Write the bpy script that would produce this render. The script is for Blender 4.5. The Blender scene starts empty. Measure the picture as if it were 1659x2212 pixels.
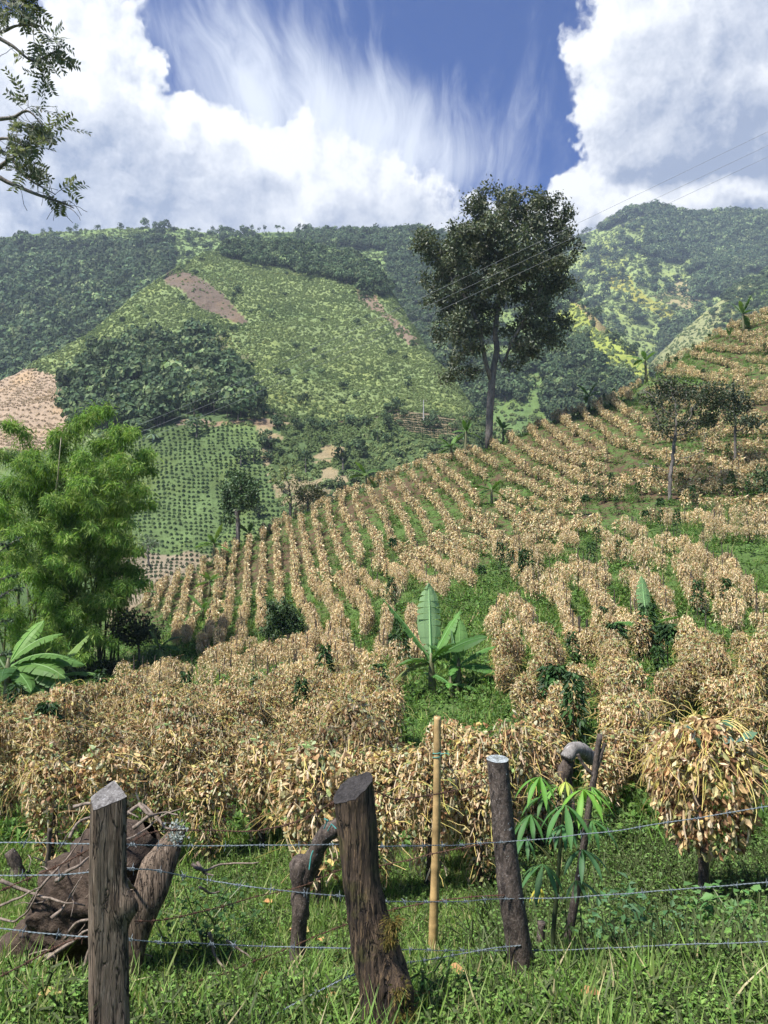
import bpy, math, random
import numpy as np
from mathutils import Vector, Matrix

R = math.radians
rng = np.random.default_rng(7)
random.seed(7)
SC = bpy.context.scene
COL = SC.collection

# ------------------------------------------------------------------ camera
W0, H0, F0 = 1659.0, 2212.0, 1661.0
CAM_Z = 1.6
PITCH = math.atan(74.0 / F0)
cam_d = bpy.data.cameras.new('camera')
cam_d.sensor_fit = 'HORIZONTAL'; cam_d.sensor_width = 36.0
cam_d.lens = 36.0 * F0 / W0
cam_d.clip_start = 0.05; cam_d.clip_end = 20000
cam = bpy.data.objects.new('camera', cam_d); COL.objects.link(cam)
cam.location = (0, 0, CAM_Z); cam.rotation_euler = (math.pi / 2 + PITCH, 0, 0)
SC.camera = cam

# ------------------------------------------------------------------ sun, exposure
SUN_EL, SUN_AZ = R(57), R(-128)          # azimuth from +Y (view direction), negative = towards the left
sun_dir = Vector((math.sin(SUN_AZ) * math.cos(SUN_EL), math.cos(SUN_AZ) * math.cos(SUN_EL), math.sin(SUN_EL)))
sl = bpy.data.lights.new('sun', 'SUN'); sl.energy = 4.6; sl.angle = R(6.0); sl.color = (1.0, 0.965, 0.91)
sun = bpy.data.objects.new('sun', sl); COL.objects.link(sun)
sun.rotation_euler = sun_dir.to_track_quat('Z', 'Y').to_euler()
SC.view_settings.view_transform = 'Standard'; SC.view_settings.look = 'None'
SC.view_settings.exposure = 1.1; SC.view_settings.gamma = 1.0
SC.view_settings.use_curve_mapping = False
SC.render.engine = 'CYCLES'
cy = SC.cycles
cy.max_bounces = 5; cy.diffuse_bounces = 3; cy.glossy_bounces = 2; cy.transmission_bounces = 3
cy.volume_bounces = 0; cy.transparent_max_bounces = 4
cy.caustics_reflective = False; cy.caustics_refractive = False
cy.use_denoising = True
try:
    cy.denoiser = 'OPENIMAGEDENOISE'; cy.denoising_input_passes = 'RGB_ALBEDO_NORMAL'
except Exception:
    pass
cy.use_adaptive_sampling = True; cy.adaptive_threshold = 0.02

def px(u, v, d):
    """photo pixel (1659 x 2212 grid) at depth d metres along the view axis -> world point"""
    cx = (np.asarray(u, float) - W0 / 2) / F0; cyy = (H0 / 2 - np.asarray(v, float)) / F0
    d = np.asarray(d, float); s, c = math.sin(PITCH), math.cos(PITCH)
    return np.stack([d * cx, d * (c - cyy * s), CAM_Z + d * (s + cyy * c)], -1)

def to_px(p):
    p = np.asarray(p, float); s, c = math.sin(PITCH), math.cos(PITCH)
    x, y, z = p[..., 0], p[..., 1], p[..., 2] - CAM_Z
    d = y * c + z * s; up = -y * s + z * c
    d = np.where(np.abs(d) < 1e-6, 1e-6, d)
    return np.stack([W0 / 2 + F0 * x / d, H0 / 2 - F0 * up / d, d], -1)

def azel(u, v):
    q = px(u, v, 1.0) - np.array([0, 0, CAM_Z]); q = q / np.linalg.norm(q)
    return math.atan2(q[0], q[1]), math.asin(q[2])

# ------------------------------------------------------------------ node helper
class NT:
    def __init__(s, tree):
        s.t = tree; s.n = tree.nodes; s.l = tree.links
    def node(s, typ, **kw):
        n = s.n.new(typ)
        for k, v in kw.items(): setattr(n, k, v)
        return n
    def put(s, sock, val):
        if val is None: return
        if isinstance(val, bpy.types.NodeSocket): s.l.new(val, sock)
        else:
            try: sock.default_value = val
            except Exception: sock.default_value = tuple(val) + (1.0,)
    def math(s, op, a, b=None, c=None, clamp=False):
        n = s.node('ShaderNodeMath', operation=op); n.use_clamp = clamp
        s.put(n.inputs[0], a)
        if b is not None: s.put(n.inputs[1], b)
        if c is not None: s.put(n.inputs[2], c)
        return n.outputs[0]
    def vmath(s, op, a, b=None, scale=None):
        n = s.node('ShaderNodeVectorMath', operation=op)
        s.put(n.inputs[0], a)
        if b is not None: s.put(n.inputs[1], b)
        if scale is not None: s.put(n.inputs['Scale'], scale)
        return n.outputs['Value'] if op in ('DOT_PRODUCT', 'LENGTH') else n.outputs['Vector']
    def noise(s, vec, scale, detail=4, rough=0.55, dist=0.0, col=False):
        n = s.node('ShaderNodeTexNoise'); s.put(n.inputs['Vector'], vec)
        n.inputs['Scale'].default_value = scale; n.inputs['Detail'].default_value = detail
        n.inputs['Roughness'].default_value = rough; n.inputs['Distortion'].default_value = dist
        return n.outputs['Color' if col else 'Fac']
    def mix(s, fac, a, b, blend='MIX'):
        n = s.node('ShaderNodeMix', data_type='RGBA', blend_type=blend)
        s.put(n.inputs[0], fac); s.put(n.inputs[6], a); s.put(n.inputs[7], b)
        return n.outputs[2]
    def ramp(s, fac, lo, hi, smooth=True):
        n = s.node('ShaderNodeMapRange'); n.interpolation_type = 'SMOOTHSTEP' if smooth else 'LINEAR'
        s.put(n.inputs['Value'], fac); s.put(n.inputs['From Min'], lo); s.put(n.inputs['From Max'], hi)
        return n.outputs['Result']
    def comb(s, x, y, z):
        n = s.node('ShaderNodeCombineXYZ'); s.put(n.inputs[0], x); s.put(n.inputs[1], y); s.put(n.inputs[2], z)
        return n.outputs[0]
    def sep(s, v):
        n = s.node('ShaderNodeSeparateXYZ'); s.put(n.inputs[0], v); return n.outputs

# ------------------------------------------------------------------ sky
world = bpy.data.worlds.new('World'); SC.world = world; world.use_nodes = True
def build_sky():
    t = NT(world.node_tree); t.n.clear()
    def field(q, P, blobs, k=-0.8):
        acc = None
        for (u, v, su, sv, w) in blobs:
            a, e = azel(u, v)
            d = q.vmath('MULTIPLY', q.vmath('SUBTRACT', P, (a, e, 0)), (F0 / su, F0 / sv, 0))
            x = q.math('MULTIPLY', q.math('EXPONENT', q.math('MULTIPLY', q.vmath('DOT_PRODUCT', d, d), k)), w)
            acc = x if acc is None else q.math('ADD', acc, x)
        return acc
    # --- cloud density group: (azimuth, elevation, 0) -> density
    g = bpy.data.node_groups.new('cloud_density', 'ShaderNodeTree')
    g.interface.new_socket('P', in_out='INPUT', socket_type='NodeSocketVector')
    g.interface.new_socket('D', in_out='OUTPUT', socket_type='NodeSocketFloat')
    q = NT(g)
    gi = q.node('NodeGroupInput'); go = q.node('NodeGroupOutput')
    P = gi.outputs[0]
    wob = q.vmath('SUBTRACT', q.noise(P, 12.0, 4, 0.65, col=True), (0.5, 0.5, 0.5))
    Pd = q.vmath('ADD', P, q.vmath('SCALE', wob, scale=0.11))
    acc = field(q, Pd, [
        (225, 105, 120, 85, 1.0), (90, 190, 170, 110, .85), (300, 230, 110, 80, .75), (430, 270, 120, 75, .75),
        (610, 330, 190, 85, .75), (780, 410, 190, 75, .80), (150, 420, 330, 140, .95), (520, 440, 260, 80, .7),
        (-200, 330, 300, 250, .7),
        (1570, 190, 240, 230, 1.1), (1310, 75, 120, 80, .85), (1295, 310, 65, 75, .75), (1440, 300, 170, 100, .8),
        (1850, 200, 300, 300, .7),
        (1080, 440, 110, 42, .65), (1250, 440, 190, 45, .7), (1560, 440, 170, 40, .7),
        (500, 480, 420, 45, .5), (1350, 480, 420, 30, .45), (20, 20, 90, 45, -.9), (450, 150, 90, 70, -.8), (1020, 150, 190, 190, -1.1), (1110, 320, 120, 90, -.95), (640, 110, 170, 120, -.9), (400, 90, 60, 70, -.8),
        (1345, 384, 55, 18, -.9), (1560, 368, 110, 20, -.85), (930, 60, 220, 120, -.9), (372, 185, 36, 40, -.7), (520, 200, 70, 60, -.5)])
    n1 = q.noise(q.vmath('MULTIPLY', Pd, (1.0, 1.25, 1)), 15.0, 7, 0.62, 0.0)
    n2 = q.noise(q.vmath('ADD', P, (3.1, 1.7, 0)), 3.2, 2, 0.5)
    d = q.math('ADD', acc, q.math('MULTIPLY', q.math('SUBTRACT', n1, 0.5), 1.75))
    d = q.math('ADD', d, q.math('MULTIPLY', q.math('SUBTRACT', n2, 0.42), 0.6))
    q.l.new(d, go.inputs[0])

    tc = t.node('ShaderNodeTexCoord')
    dx, dy, dz = t.sep(t.vmath('NORMALIZE', tc.outputs['Generated']))
    A = t.math('ARCTAN2', dx, dy); E = t.math('ARCSINE', dz)
    P = t.comb(A, E, 0.0)
    def dens(v):
        n = t.node('ShaderNodeGroup'); n.node_tree = g; t.l.new(v, n.inputs[0]); return n.outputs[0]
    D0 = dens(P)
    D1 = dens(t.vmath('ADD', P, (-0.012, 0.024, 0)))
    mask = t.ramp(D0, 0.16, 0.62)
    grey = field(t, P, [(1600, 225, 190, 165, 1.0), (1420, 330, 150, 70, .55), (120, 420, 300, 85, .75), (60, 260, 130, 70, .35), (470, 405, 150, 45, .45), (860, 462, 60, 25, .6), (560, 470, 300, 40, .5), (330, 330, 90, 40, .35), (1850, 250, 250, 200, .8), (-250, 350, 250, 160, .6)])
    lit = t.math('ADD', t.math('MULTIPLY', t.math('SUBTRACT', D0, D1), 1.05), 0.57)
    lit = t.math('SUBTRACT', lit, t.math('MULTIPLY', t.ramp(grey, 0.0, 1.25, False), 0.80))
    big = t.noise(t.vmath('ADD', P, (1.0, 5.0, 0)), 13.0, 6, 0.6)
    lit = t.math('ADD', lit, t.math('MULTIPLY', t.math('SUBTRACT', big, 0.52), 2.1))
    lit = t.ramp(lit, -0.55, 1.0, False)
    cloud = t.mix(lit, (0.185, 0.220, 0.300, 1), (0.54, 0.55, 0.565, 1))
    # --- high cirrus veil, strands fanning out
    ca, ce = azel(880, 1150)
    wv = t.vmath('SUBTRACT', t.noise(P, 4.0, 3, 0.5, col=True), (0.5, 0.5, 0.5))
    Pw = t.vmath('ADD', P, t.vmath('SCALE', wv, scale=0.09))
    ax, ay, az_ = t.sep(Pw)
    ra = t.math('SUBTRACT', ax, ca); re_ = t.math('SUBTRACT', ay, ce)
    th = t.math('ARCTAN2', ra, re_); rr = t.math('SQRT', t.math('ADD', t.math('MULTIPLY', ra, ra), t.math('MULTIPLY', re_, re_)))
    strand = t.noise(t.comb(t.math('MULTIPLY', th, 4.2), t.math('MULTIPLY', rr, 2.4), 4.0), 3.6, 7, 0.64, 0.5)
    patch = t.noise(t.vmath('ADD', P, (8.0, 2.0, 0)), 5.0, 4, 0.55)
    veil = field(t, P, [(740, 300, 250, 95, .85), (560, 180, 150, 80, .55), (840, 210, 110, 90, .25), (430, 60, 130, 60, .40), (1000, 360, 150, 60, .35), (1000, 60, 260, 110, -.30), (1230, 200, 120, 120, .05), (1050, 120, 120, 60, .12)])
    cir = t.math('ADD', t.math('ADD', veil, t.math('MULTIPLY', t.math('SUBTRACT', strand, 0.5), 1.35)), t.math('MULTIPLY', t.math('SUBTRACT', patch, 0.5), 0.65))
    cir = t.math('MULTIPLY', t.ramp(cir, -0.08, 1.15), 0.92)
    # --- clear sky
    sky = t.node('ShaderNodeTexSky'); sky.sky_type = 'NISHITA'; sky.sun_disc = False
    sky.sun_elevation = SUN_EL; sky.sun_rotation = SUN_AZ; sky.altitude = 1500; sky.air_density = 1.0; sky.dust_density = 0.2; sky.ozone_density = 4.0
    sk = t.mix(1.0, sky.outputs[0], (0.0110, 0.0310, 0.0650, 1), 'MULTIPLY')
    c = t.mix(cir, sk, (0.47, 0.50, 0.55, 1))
    c = t.mix(mask, c, cloud)
    bg = t.node('ShaderNodeBackground'); t.put(bg.inputs[0], c); bg.inputs[1].default_value = 1.0
    out = t.node('ShaderNodeOutputWorld'); t.l.new(bg.outputs[0], out.inputs[0])
build_sky()
try:
    world.cycles.sampling_method = 'MANUAL'; world.cycles.sample_map_resolution = 512
except Exception:
    pass

# ------------------------------------------------------------------ maths helpers
def _h(ix, iy, iz, seed):
    n = (ix * 374761393 + iy * 668265263 + iz * 1274126177 + seed * 974634777) & 0xffffffff
    n = ((n ^ (n >> 13)) * 1274126177) & 0xffffffff
    return ((n ^ (n >> 16)) & 0xffff) / 65535.0
def vnoise(p, seed=0):
    p = np.asarray(p, float); i = np.floor(p).astype(np.int64); f = p - i; f = f * f * (3 - 2 * f)
    r = 0
    for a in (0, 1):
        for b in (0, 1):
            for c in (0, 1):
                w = (f[..., 0] if a else 1 - f[..., 0]) * (f[..., 1] if b else 1 - f[..., 1]) * (f[..., 2] if c else 1 - f[..., 2])
                r = r + w * _h(i[..., 0] + a, i[..., 1] + b, i[..., 2] + c, seed)
    return r
def fbm(p, oct=4, seed=0, gain=0.5):
    p = np.asarray(p, float); a = 1.0; s = 0; t = 0
    for k in range(oct):
        s = s + a * (vnoise(p * (2.03 ** k) + 17.3 * k, seed + k) - 0.5); t += a; a *= gain
    return s / t * 2
def norm(v):
    v = np.asarray(v, float); return v / np.maximum(np.linalg.norm(v, axis=-1, keepdims=True), 1e-9)
def catmull(C, n, axis=0):
    C = np.moveaxis(np.asarray(C, float), axis, 0); k = len(C)
    t = np.linspace(0, k - 1, n); i = np.clip(np.floor(t).astype(int), 0, k - 2); f = (t - i).reshape((-1,) + (1,) * (C.ndim - 1))
    g = lambda j: C[np.clip(j, 0, k - 1)]
    p0, p1, p2, p3 = g(i - 1), g(i), g(i + 1), g(i + 2)
    r = 0.5 * ((2 * p1) + (-p0 + p2) * f + (2 * p0 - 5 * p1 + 4 * p2 - p3) * f ** 2 + (-p0 + 3 * p1 - 3 * p2 + p3) * f ** 3)
    return np.moveaxis(r, 0, axis)
def inpoly(u, v, poly):
    u = np.asarray(u); v = np.asarray(v); c = np.zeros(u.shape, bool); n = len(poly)
    for i in range(n):
        x1, y1 = poly[i]; x2, y2 = poly[i - 1]
        m = ((y1 > v) != (y2 > v)) & (u < (x2 - x1) * (v - y1) / ((y2 - y1) if y2 != y1 else 1e-9) + x1)
        c ^= m
    return c

# ------------------------------------------------------------------ mesh builder
class MB:
    def __init__(s): s.V = []; s.Q = []; s.T = []; s.C = []; s.MQ = []; s.MT = []; s.n = 0
    def add(s, V, Q=None, T=None, col=(1, 1, 1), mat=0):
        V = np.array(V, float).reshape(-1, 3)
        if Q is not None and len(Q): s.Q.append(np.asarray(Q, int).reshape(-1, 4) + s.n); s.MQ.append(np.full(len(s.Q[-1]), mat))
        if T is not None and len(T): s.T.append(np.asarray(T, int).reshape(-1, 3) + s.n); s.MT.append(np.full(len(s.T[-1]), mat))
        c = np.asarray(col, float)
        s.C.append(np.broadcast_to(c, (len(V), 3))); s.V.append(V); s.n += len(V)
    def mesh(s, name, mats, smooth=False):
        me = bpy.data.meshes.new(name)
        V = np.concatenate(s.V); C = np.concatenate(s.C)
        Q = np.concatenate(s.Q) if s.Q else np.zeros((0, 4), int); T = np.concatenate(s.T) if s.T else np.zeros((0, 3), int)
        me.vertices.add(len(V)); me.vertices.foreach_set('co', V.astype(np.float32).ravel())
        li = np.concatenate([Q.ravel(), T.ravel()]); nl = len(li); npoly = len(Q) + len(T)
        me.loops.add(nl); me.loops.foreach_set('vertex_index', li.astype(np.int32))
        me.polygons.add(npoly)
        st = np.concatenate([np.arange(len(Q)) * 4, len(Q) * 4 + np.arange(len(T)) * 3]).astype(np.int32)
        me.polygons.foreach_set('loop_start', st)
        mi = np.concatenate((s.MQ if s.MQ else []) + (s.MT if s.MT else [])).astype(np.int32)
        for m in (mats if isinstance(mats, (list, tuple)) else [mats]): me.materials.append(m)
        me.polygons.foreach_set('material_index', mi)
        me.polygons.foreach_set('use_smooth', np.full(npoly, smooth))
        a = me.color_attributes.new('col', 'FLOAT_COLOR', 'POINT')
        a.data.foreach_set('color', np.concatenate([C, np.ones((len(C), 1))], 1).astype(np.float32).ravel())
        me.update(calc_edges=True); me.validate()
        return me
    def obj(s, name, mats, parent=None, smooth=False, link=True):
        o = bpy.data.objects.new(name, s.mesh(name, mats, smooth))
        if link: COL.objects.link(o)
        if parent is not None: o.parent = parent
        return o

def tube(mb, pts, rad, sides=6, col=(1, 1, 1), mat=0, cap=True, noise=0.0, nscale=8.0, seed=0):
    pts = np.asarray(pts, float); n = len(pts); rad = np.broadcast_to(np.asarray(rad, float), (n,))
    tan = norm(np.gradient(pts, axis=0))
    ref = np.array([0.0, 0, 1]) if abs(tan[0][2]) < 0.9 else np.array([1.0, 0, 0])
    X = norm(np.cross(tan[0], ref)); V = []
    for i in range(n):
        X = norm(X - tan[i] * np.dot(X, tan[i])); Y = np.cross(tan[i], X)
        a = np.arange(sides) / sides * 2 * math.pi
        dirs = np.cos(a)[:, None] * X + np.sin(a)[:, None] * Y
        r = np.full((sides, 1), rad[i])
        if noise: r = r * (1 + noise * fbm((pts[i] + dirs * rad[i]) * nscale, 3, seed)[:, None])
        V.append(pts[i] + dirs * r)
    V = np.concatenate(V)
    i = np.arange(n - 1)[:, None] * sides; j = np.arange(sides)[None]; k = (j + 1) % sides
    Q = np.stack([i + j, i + k, i + sides + k, i + sides + j], -1).reshape(-1, 4)
    T = None
    if cap:
        V = np.concatenate([V, pts[:1], pts[-1:]]); b = n * sides
        jj = np.arange(sides); kk = (jj + 1) % sides
        T = np.concatenate([np.stack([kk, jj, np.full(sides, b)], -1), np.stack([(n - 1) * sides + jj, (n - 1) * sides + kk, np.full(sides, b + 1)], -1)])
    mb.add(V, Q, T, col, mat)

def stamp(mb, TV, TQ, TT, O, X, Y, Z, col, mat=0, tcol=None):
    """place the template (TV; quads TQ, tris TT) at origins O with scaled axes X, Y, Z; col per instance"""
    O = np.asarray(O, float); n = len(O); m = len(TV); TV = np.asarray(TV, float)
    if n == 0: return
    V = O[:, None] + TV[None, :, 0:1] * X[:, None] + TV[None, :, 1:2] * Y[:, None] + TV[None, :, 2:3] * Z[:, None]
    off = (np.arange(n) * m)[:, None, None]
    Q = (np.asarray(TQ)[None] + off).reshape(-1, 4) if TQ is not None and len(TQ) else None
    T = (np.asarray(TT)[None] + off).reshape(-1, 3) if TT is not None and len(TT) else None
    c = np.broadcast_to(np.asarray(col, float), (n, 3)); c = np.repeat(c, m, 0)
    if tcol is not None: c = c * np.tile(np.asarray(tcol, float).reshape(-1, 1), (n, 1))
    mb.add(V.reshape(-1, 3), Q, T, c, mat)

def frames(D, Nn):
    """X along D, Z near Nn"""
    X = norm(D); Y = norm(np.cross(Nn, X)); Z = np.cross(X, Y); return X, Y, Z
def rdir(n, r=None):
    return norm((r or rng).normal(size=(n, 3)))
def pick(cols, n, jit=0.15, r=None):
    r = r or rng
    c = np.asarray(cols, float)[r.integers(0, len(cols), n)]
    return np.clip(c * (1 + r.uniform(-jit, jit, (n, 1))) * (1 + r.uniform(-jit / 3, jit / 3, (n, 3))), 0, 1)

# leaf templates: x = length 0..1, y = half width, z = curl
LEAF6 = (np.array([[0, 0, 0], [.35, .5, .08], [.35, 0, -.06], [.35, -.5, .08], [1, 0, -.25], [.72, .34, -.02], [.72, -.34, -.02], [.72, 0, -.14]]),
         [[0, 2, 1, 1], [0, 3, 2, 2]], None)
LEAF_V = np.array([[0, 0, 0], [.4, .5, .07], [.4, -.5, .07], [1, 0, -.2], [.45, 0, -.08]])
LEAF_T = [[0, 4, 1], [0, 2, 4], [4, 3, 1], [4, 2, 3]]
QUAD_V = np.array([[0, 0, 0], [.45, .5, .06], [1, 0, -.1], [.45, -.5, .06]])
QUAD_Q = [[0, 3, 2, 1]]
BLADE_V = np.array([[0, .5, 0], [0, -.5, 0], [.55, -.38, 0], [.55, .38, 0], [1, 0, -.22]])
BLADE_Q = [[0, 1, 2, 3]]; BLADE_T = [[3, 2, 4]]
CRUMP_V = np.array([[0, 0, 0], [.3, .42, .22], [.35, -.5, .1], [.55, .05, -.22], [.75, .38, .1], [.8, -.3, .25], [1.05, .02, -.1]])
CRUMP_T = [[0, 3, 1], [0, 2, 3], [1, 3, 4], [2, 5, 3], [3, 6, 4], [3, 5, 6]]
def pod_template():
    a = np.arange(4) / 4 * 2 * math.pi; V = [[0, 0, 0]]
    for (x, r, z) in ((.12, .7, 0), (.5, 1.0, -.5), (.85, .75, -.3)):
        for t in a: V.append([x, .5 * r * math.cos(t), z * .6 + .35 * r * math.sin(t)])
    V.append([1, 0, .3]); T = []; Q = []
    for j in range(4):
        k = (j + 1) % 4; T.append([0, 1 + k, 1 + j]); T.append([13, 9 + j, 9 + k])
        for b in (1, 5): Q.append([b + j, b + k, b + 4 + k, b + 4 + j])
    return np.array(V), Q, T
POD = pod_template()

# ------------------------------------------------------------------ materials
def new_mat(name):
    m = bpy.data.materials.new(name); m.use_nodes = True
    t = NT(m.node_tree); t.n.clear(); return m, t
def leaf_mat(name, tint=(1, 1, 1), rough=0.55, trans=0.35, spec=0.3, var=0.25, ttint=(1.15, 1.2, .6)):
    m, t = new_mat(name)
    at = t.node('ShaderNodeAttribute', attribute_name='col')
    oi = t.node('ShaderNodeObjectInfo')
    k = t.math('ADD', t.math('MULTIPLY', oi.outputs['Random'], var), 1 - var / 2)
    c = t.mix(1.0, at.outputs['Color'], tuple(tint) + (1,), 'MULTIPLY')
    c = t.vmath('SCALE', c, scale=k)
    b = t.node('ShaderNodeBsdfPrincipled'); t.put(b.inputs['Base Color'], c)
    b.inputs['Roughness'].default_value = rough; b.inputs['Specular IOR Level'].default_value = spec
    tr = t.node('ShaderNodeBsdfTranslucent'); t.put(tr.inputs[0], t.mix(1.0, c, tuple(ttint) + (1,), 'MULTIPLY'))
    ms = t.node('ShaderNodeMixShader'); ms.inputs[0].default_value = trans
    t.l.new(b.outputs[0], ms.inputs[1]); t.l.new(tr.outputs[0], ms.inputs[2])
    o = t.node('ShaderNodeOutputMaterial'); t.l.new(ms.outputs[0], o.inputs[0]); return m
def bark_mat(name, dark, mid, light, zs=0.18, scale=14, bump=0.6, moss=None, dist=0.02, lichen=0.0, vcol=False, crack=0.0):
    m, t = new_mat(name)
    tc = t.node('ShaderNodeTexCoord'); P = tc.outputs['Object']
    S = t.vmath('MULTIPLY', P, (1, 1, zs))
    n1 = t.noise(S, scale, 8, 0.65, 0.4); n2 = t.noise(P, scale * 0.3, 4, 0.6); n3 = t.noise(S, scale * 4, 5, 0.7)
    c = t.mix(t.ramp(n1, 0.32, 0.62), tuple(dark) + (1,), tuple(mid) + (1,))
    c = t.mix(t.math('MULTIPLY', t.ramp(n3, 0.5, 0.72), 0.75), c, tuple(light) + (1,))
    c = t.mix(t.math('MULTIPLY', t.ramp(n2, 0.5, 0.72), 0.55), c, tuple(np.array(dark) * 0.7) + (1,))
    if lichen:
        n4 = t.noise(P, 22, 5, 0.7)
        c = t.mix(t.ramp(n4, 0.70 - lichen, 0.74 - lichen), c, (0.55, 0.58, 0.55, 1))
    if moss is not None:
        n5 = t.noise(P, 7, 5, 0.65)
        c = t.mix(t.math('MULTIPLY', t.ramp(n5, 0.52, 0.66), 0.8), c, tuple(moss) + (1,))
    if vcol:
        at = t.node('ShaderNodeAttribute', attribute_name='col'); c = t.mix(1.0, c, at.outputs['Color'], 'MULTIPLY')
    hgt = t.math('ADD', n1, t.math('MULTIPLY', n3, 0.5))
    if crack:
        cn = t.noise(t.vmath('MULTIPLY', P, (1, 1, 0.06)), scale * 1.6, 3, 0.6, 0.6)
        ck = t.ramp(t.math('ABSOLUTE', t.math('SUBTRACT', cn, 0.5)), 0.0, 0.035)
        c = t.mix(t.math('MULTIPLY', t.math('SUBTRACT', 1.0, ck), crack), c, (0.012, 0.010, 0.009, 1))
        hgt = t.math('ADD', hgt, t.math('MULTIPLY', ck, 0.6))
    b = t.node('ShaderNodeBsdfPrincipled'); t.put(b.inputs['Base Color'], c); b.inputs['Roughness'].default_value = 0.85
    b.inputs['Specular IOR Level'].default_value = 0.25
    bp = t.node('ShaderNodeBump'); bp.inputs['Strength'].default_value = bump; bp.inputs['Distance'].default_value = dist
    t.l.new(hgt, bp.inputs['Height'])
    t.l.new(bp.outputs[0], b.inputs['Normal'])
    o = t.node('ShaderNodeOutputMaterial'); t.l.new(b.outputs[0], o.inputs[0]); return m
def flat_mat(name, col, rough=0.6, metal=0.0, nscale=30, namp=0.3, vcol=False, bump=0.0):
    m, t = new_mat(name)
    tc = t.node('ShaderNodeTexCoord'); n = t.noise(tc.outputs['Object'], nscale, 5, 0.6)
    base = tuple(col) + (1,)
    if vcol:
        at = t.node('ShaderNodeAttribute', attribute_name='col'); base = at.outputs['Color']
    c = t.mix(t.ramp(n, 0.3, 0.7), t.mix(1.0, base, (1 - namp,) * 3 + (1,), 'MULTIPLY'), base)
    b = t.node('ShaderNodeBsdfPrincipled'); t.put(b.inputs['Base Color'], c)
    b.inputs['Roughness'].default_value = rough; b.inputs['Metallic'].default_value = metal
    if bump:
        bp = t.node('ShaderNodeBump'); bp.inputs['Strength'].default_value = bump; bp.inputs['Distance'].default_value = 0.02
        t.l.new(n, bp.inputs['Height']); t.l.new(bp.outputs[0], b.inputs['Normal'])
    o = t.node('ShaderNodeOutputMaterial'); t.l.new(b.outputs[0], o.inputs[0]); return m

def ground_mat():
    m, t = new_mat('field_soil')
    at = t.node('ShaderNodeAttribute', attribute_name='col')            # r = how green, g = near turf
    r_, g_, b_ = t.sep(at.outputs['Vector'])
    tc = t.node('ShaderNodeTexCoord'); P = tc.outputs['Object']
    n1 = t.noise(P, 0.55, 6, 0.65); n2 = t.noise(P, 6.0, 7, 0.7); n3 = t.noise(P, 2.1, 5, 0.6)
    soil = t.mix(t.ramp(n2, 0.3, 0.7), (0.055, 0.036, 0.023, 1), (0.125, 0.082, 0.05, 1))
    grn = t.mix(t.ramp(n2, 0.3, 0.7), (0.045, 0.075, 0.02, 1), (0.10, 0.17, 0.045, 1))
    f = t.math('ADD', r_, t.math('MULTIPLY', t.math('SUBTRACT', n3, 0.5), 1.6)); f = t.math('ADD', f, t.math('MULTIPLY', t.math('SUBTRACT', n1, 0.5), 0.8))
    c = t.mix(t.ramp(f, 0.3, 0.7), soil, grn)
    b = t.node('ShaderNodeBsdfPrincipled'); t.put(b.inputs['Base Color'], c); b.inputs['Roughness'].default_value = 0.95
    b.inputs['Specular IOR Level'].default_value = 0.15
    bp = t.node('ShaderNodeBump'); bp.inputs['Strength'].default_value = 0.8; bp.inputs['Distance'].default_value = 0.06
    t.l.new(n2, bp.inputs['Height']); t.l.new(bp.outputs[0], b.inputs['Normal'])
    o = t.node('ShaderNodeOutputMaterial'); t.l.new(b.outputs[0], o.inputs[0]); return m
def hill_mat():
    m, t = new_mat('hillside_grass')
    at = t.node('ShaderNodeAttribute', attribute_name='col')
    tc = t.node('ShaderNodeTexCoord'); P = tc.outputs['Object']
    n1 = t.noise(P, 0.35, 8, 0.68); n2 = t.noise(P, 0.045, 5, 0.6)
    k = t.math('ADD', t.math('MULTIPLY', n1, 0.95), 0.55)
    c = t.vmath('SCALE', at.outputs['Color'], scale=k)
    c = t.mix(t.math('MULTIPLY', t.ramp(n2, 0.45, 0.7), 0.35), c, t.mix(1.0, c, (1.5, 1.25, 0.7, 1), 'MULTIPLY'))
    b = t.node('ShaderNodeBsdfPrincipled'); t.put(b.inputs['Base Color'], c); b.inputs['Roughness'].default_value = 1.0
    b.inputs['Specular IOR Level'].default_value = 0.05
    bp = t.node('ShaderNodeBump'); bp.inputs['Strength'].default_value = 0.9; bp.inputs['Distance'].default_value = 1.2
    t.l.new(n1, bp.inputs['Height']); t.l.new(bp.outputs[0], b.inputs['Normal'])
    o = t.node('ShaderNodeOutputMaterial'); t.l.new(b.outputs[0], o.inputs[0]); return m

M = {}
M['ground'] = ground_mat(); M['hill'] = hill_mat()
M['leaf'] = leaf_mat('green_leaf'); M['dry'] = leaf_mat('dried_leaf', rough=0.8, trans=0.2, spec=0.1, var=0.35, ttint=(1.05, 1.0, .85))
M['farleaf'] = leaf_mat('distant_leaf', rough=0.8, trans=0.15, spec=0.1, var=0.7)
M['scrub'] = leaf_mat('scrub_leaf', rough=0.9, trans=0.2, spec=0.05, var=0.22)
M['treeleaf'] = leaf_mat('tree_leaf', rough=0.5, trans=0.18, spec=0.35, var=0.0)
M['banana'] = leaf_mat('banana_leaf', rough=0.5, trans=0.34, spec=0.22, var=0.12)
M['bambooleaf'] = leaf_mat('bamboo_leaf', rough=0.6, trans=0.35, spec=0.2, var=0.25)
M['grass'] = leaf_mat('grass_blade', rough=0.6, trans=0.35, spec=0.25, var=0.35)
M['bark'] = bark_mat('tree_bark', (.085, .075, .065), (.20, .175, .155), (.33, .30, .27), scale=5, dist=0.06)
M['post'] = bark_mat('weathered_post', (.055, .038, .026), (.21, .155, .11), (.38, .30, .225), scale=30, zs=.07, bump=0.9, dist=.012, crack=.85, vcol=True)
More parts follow.
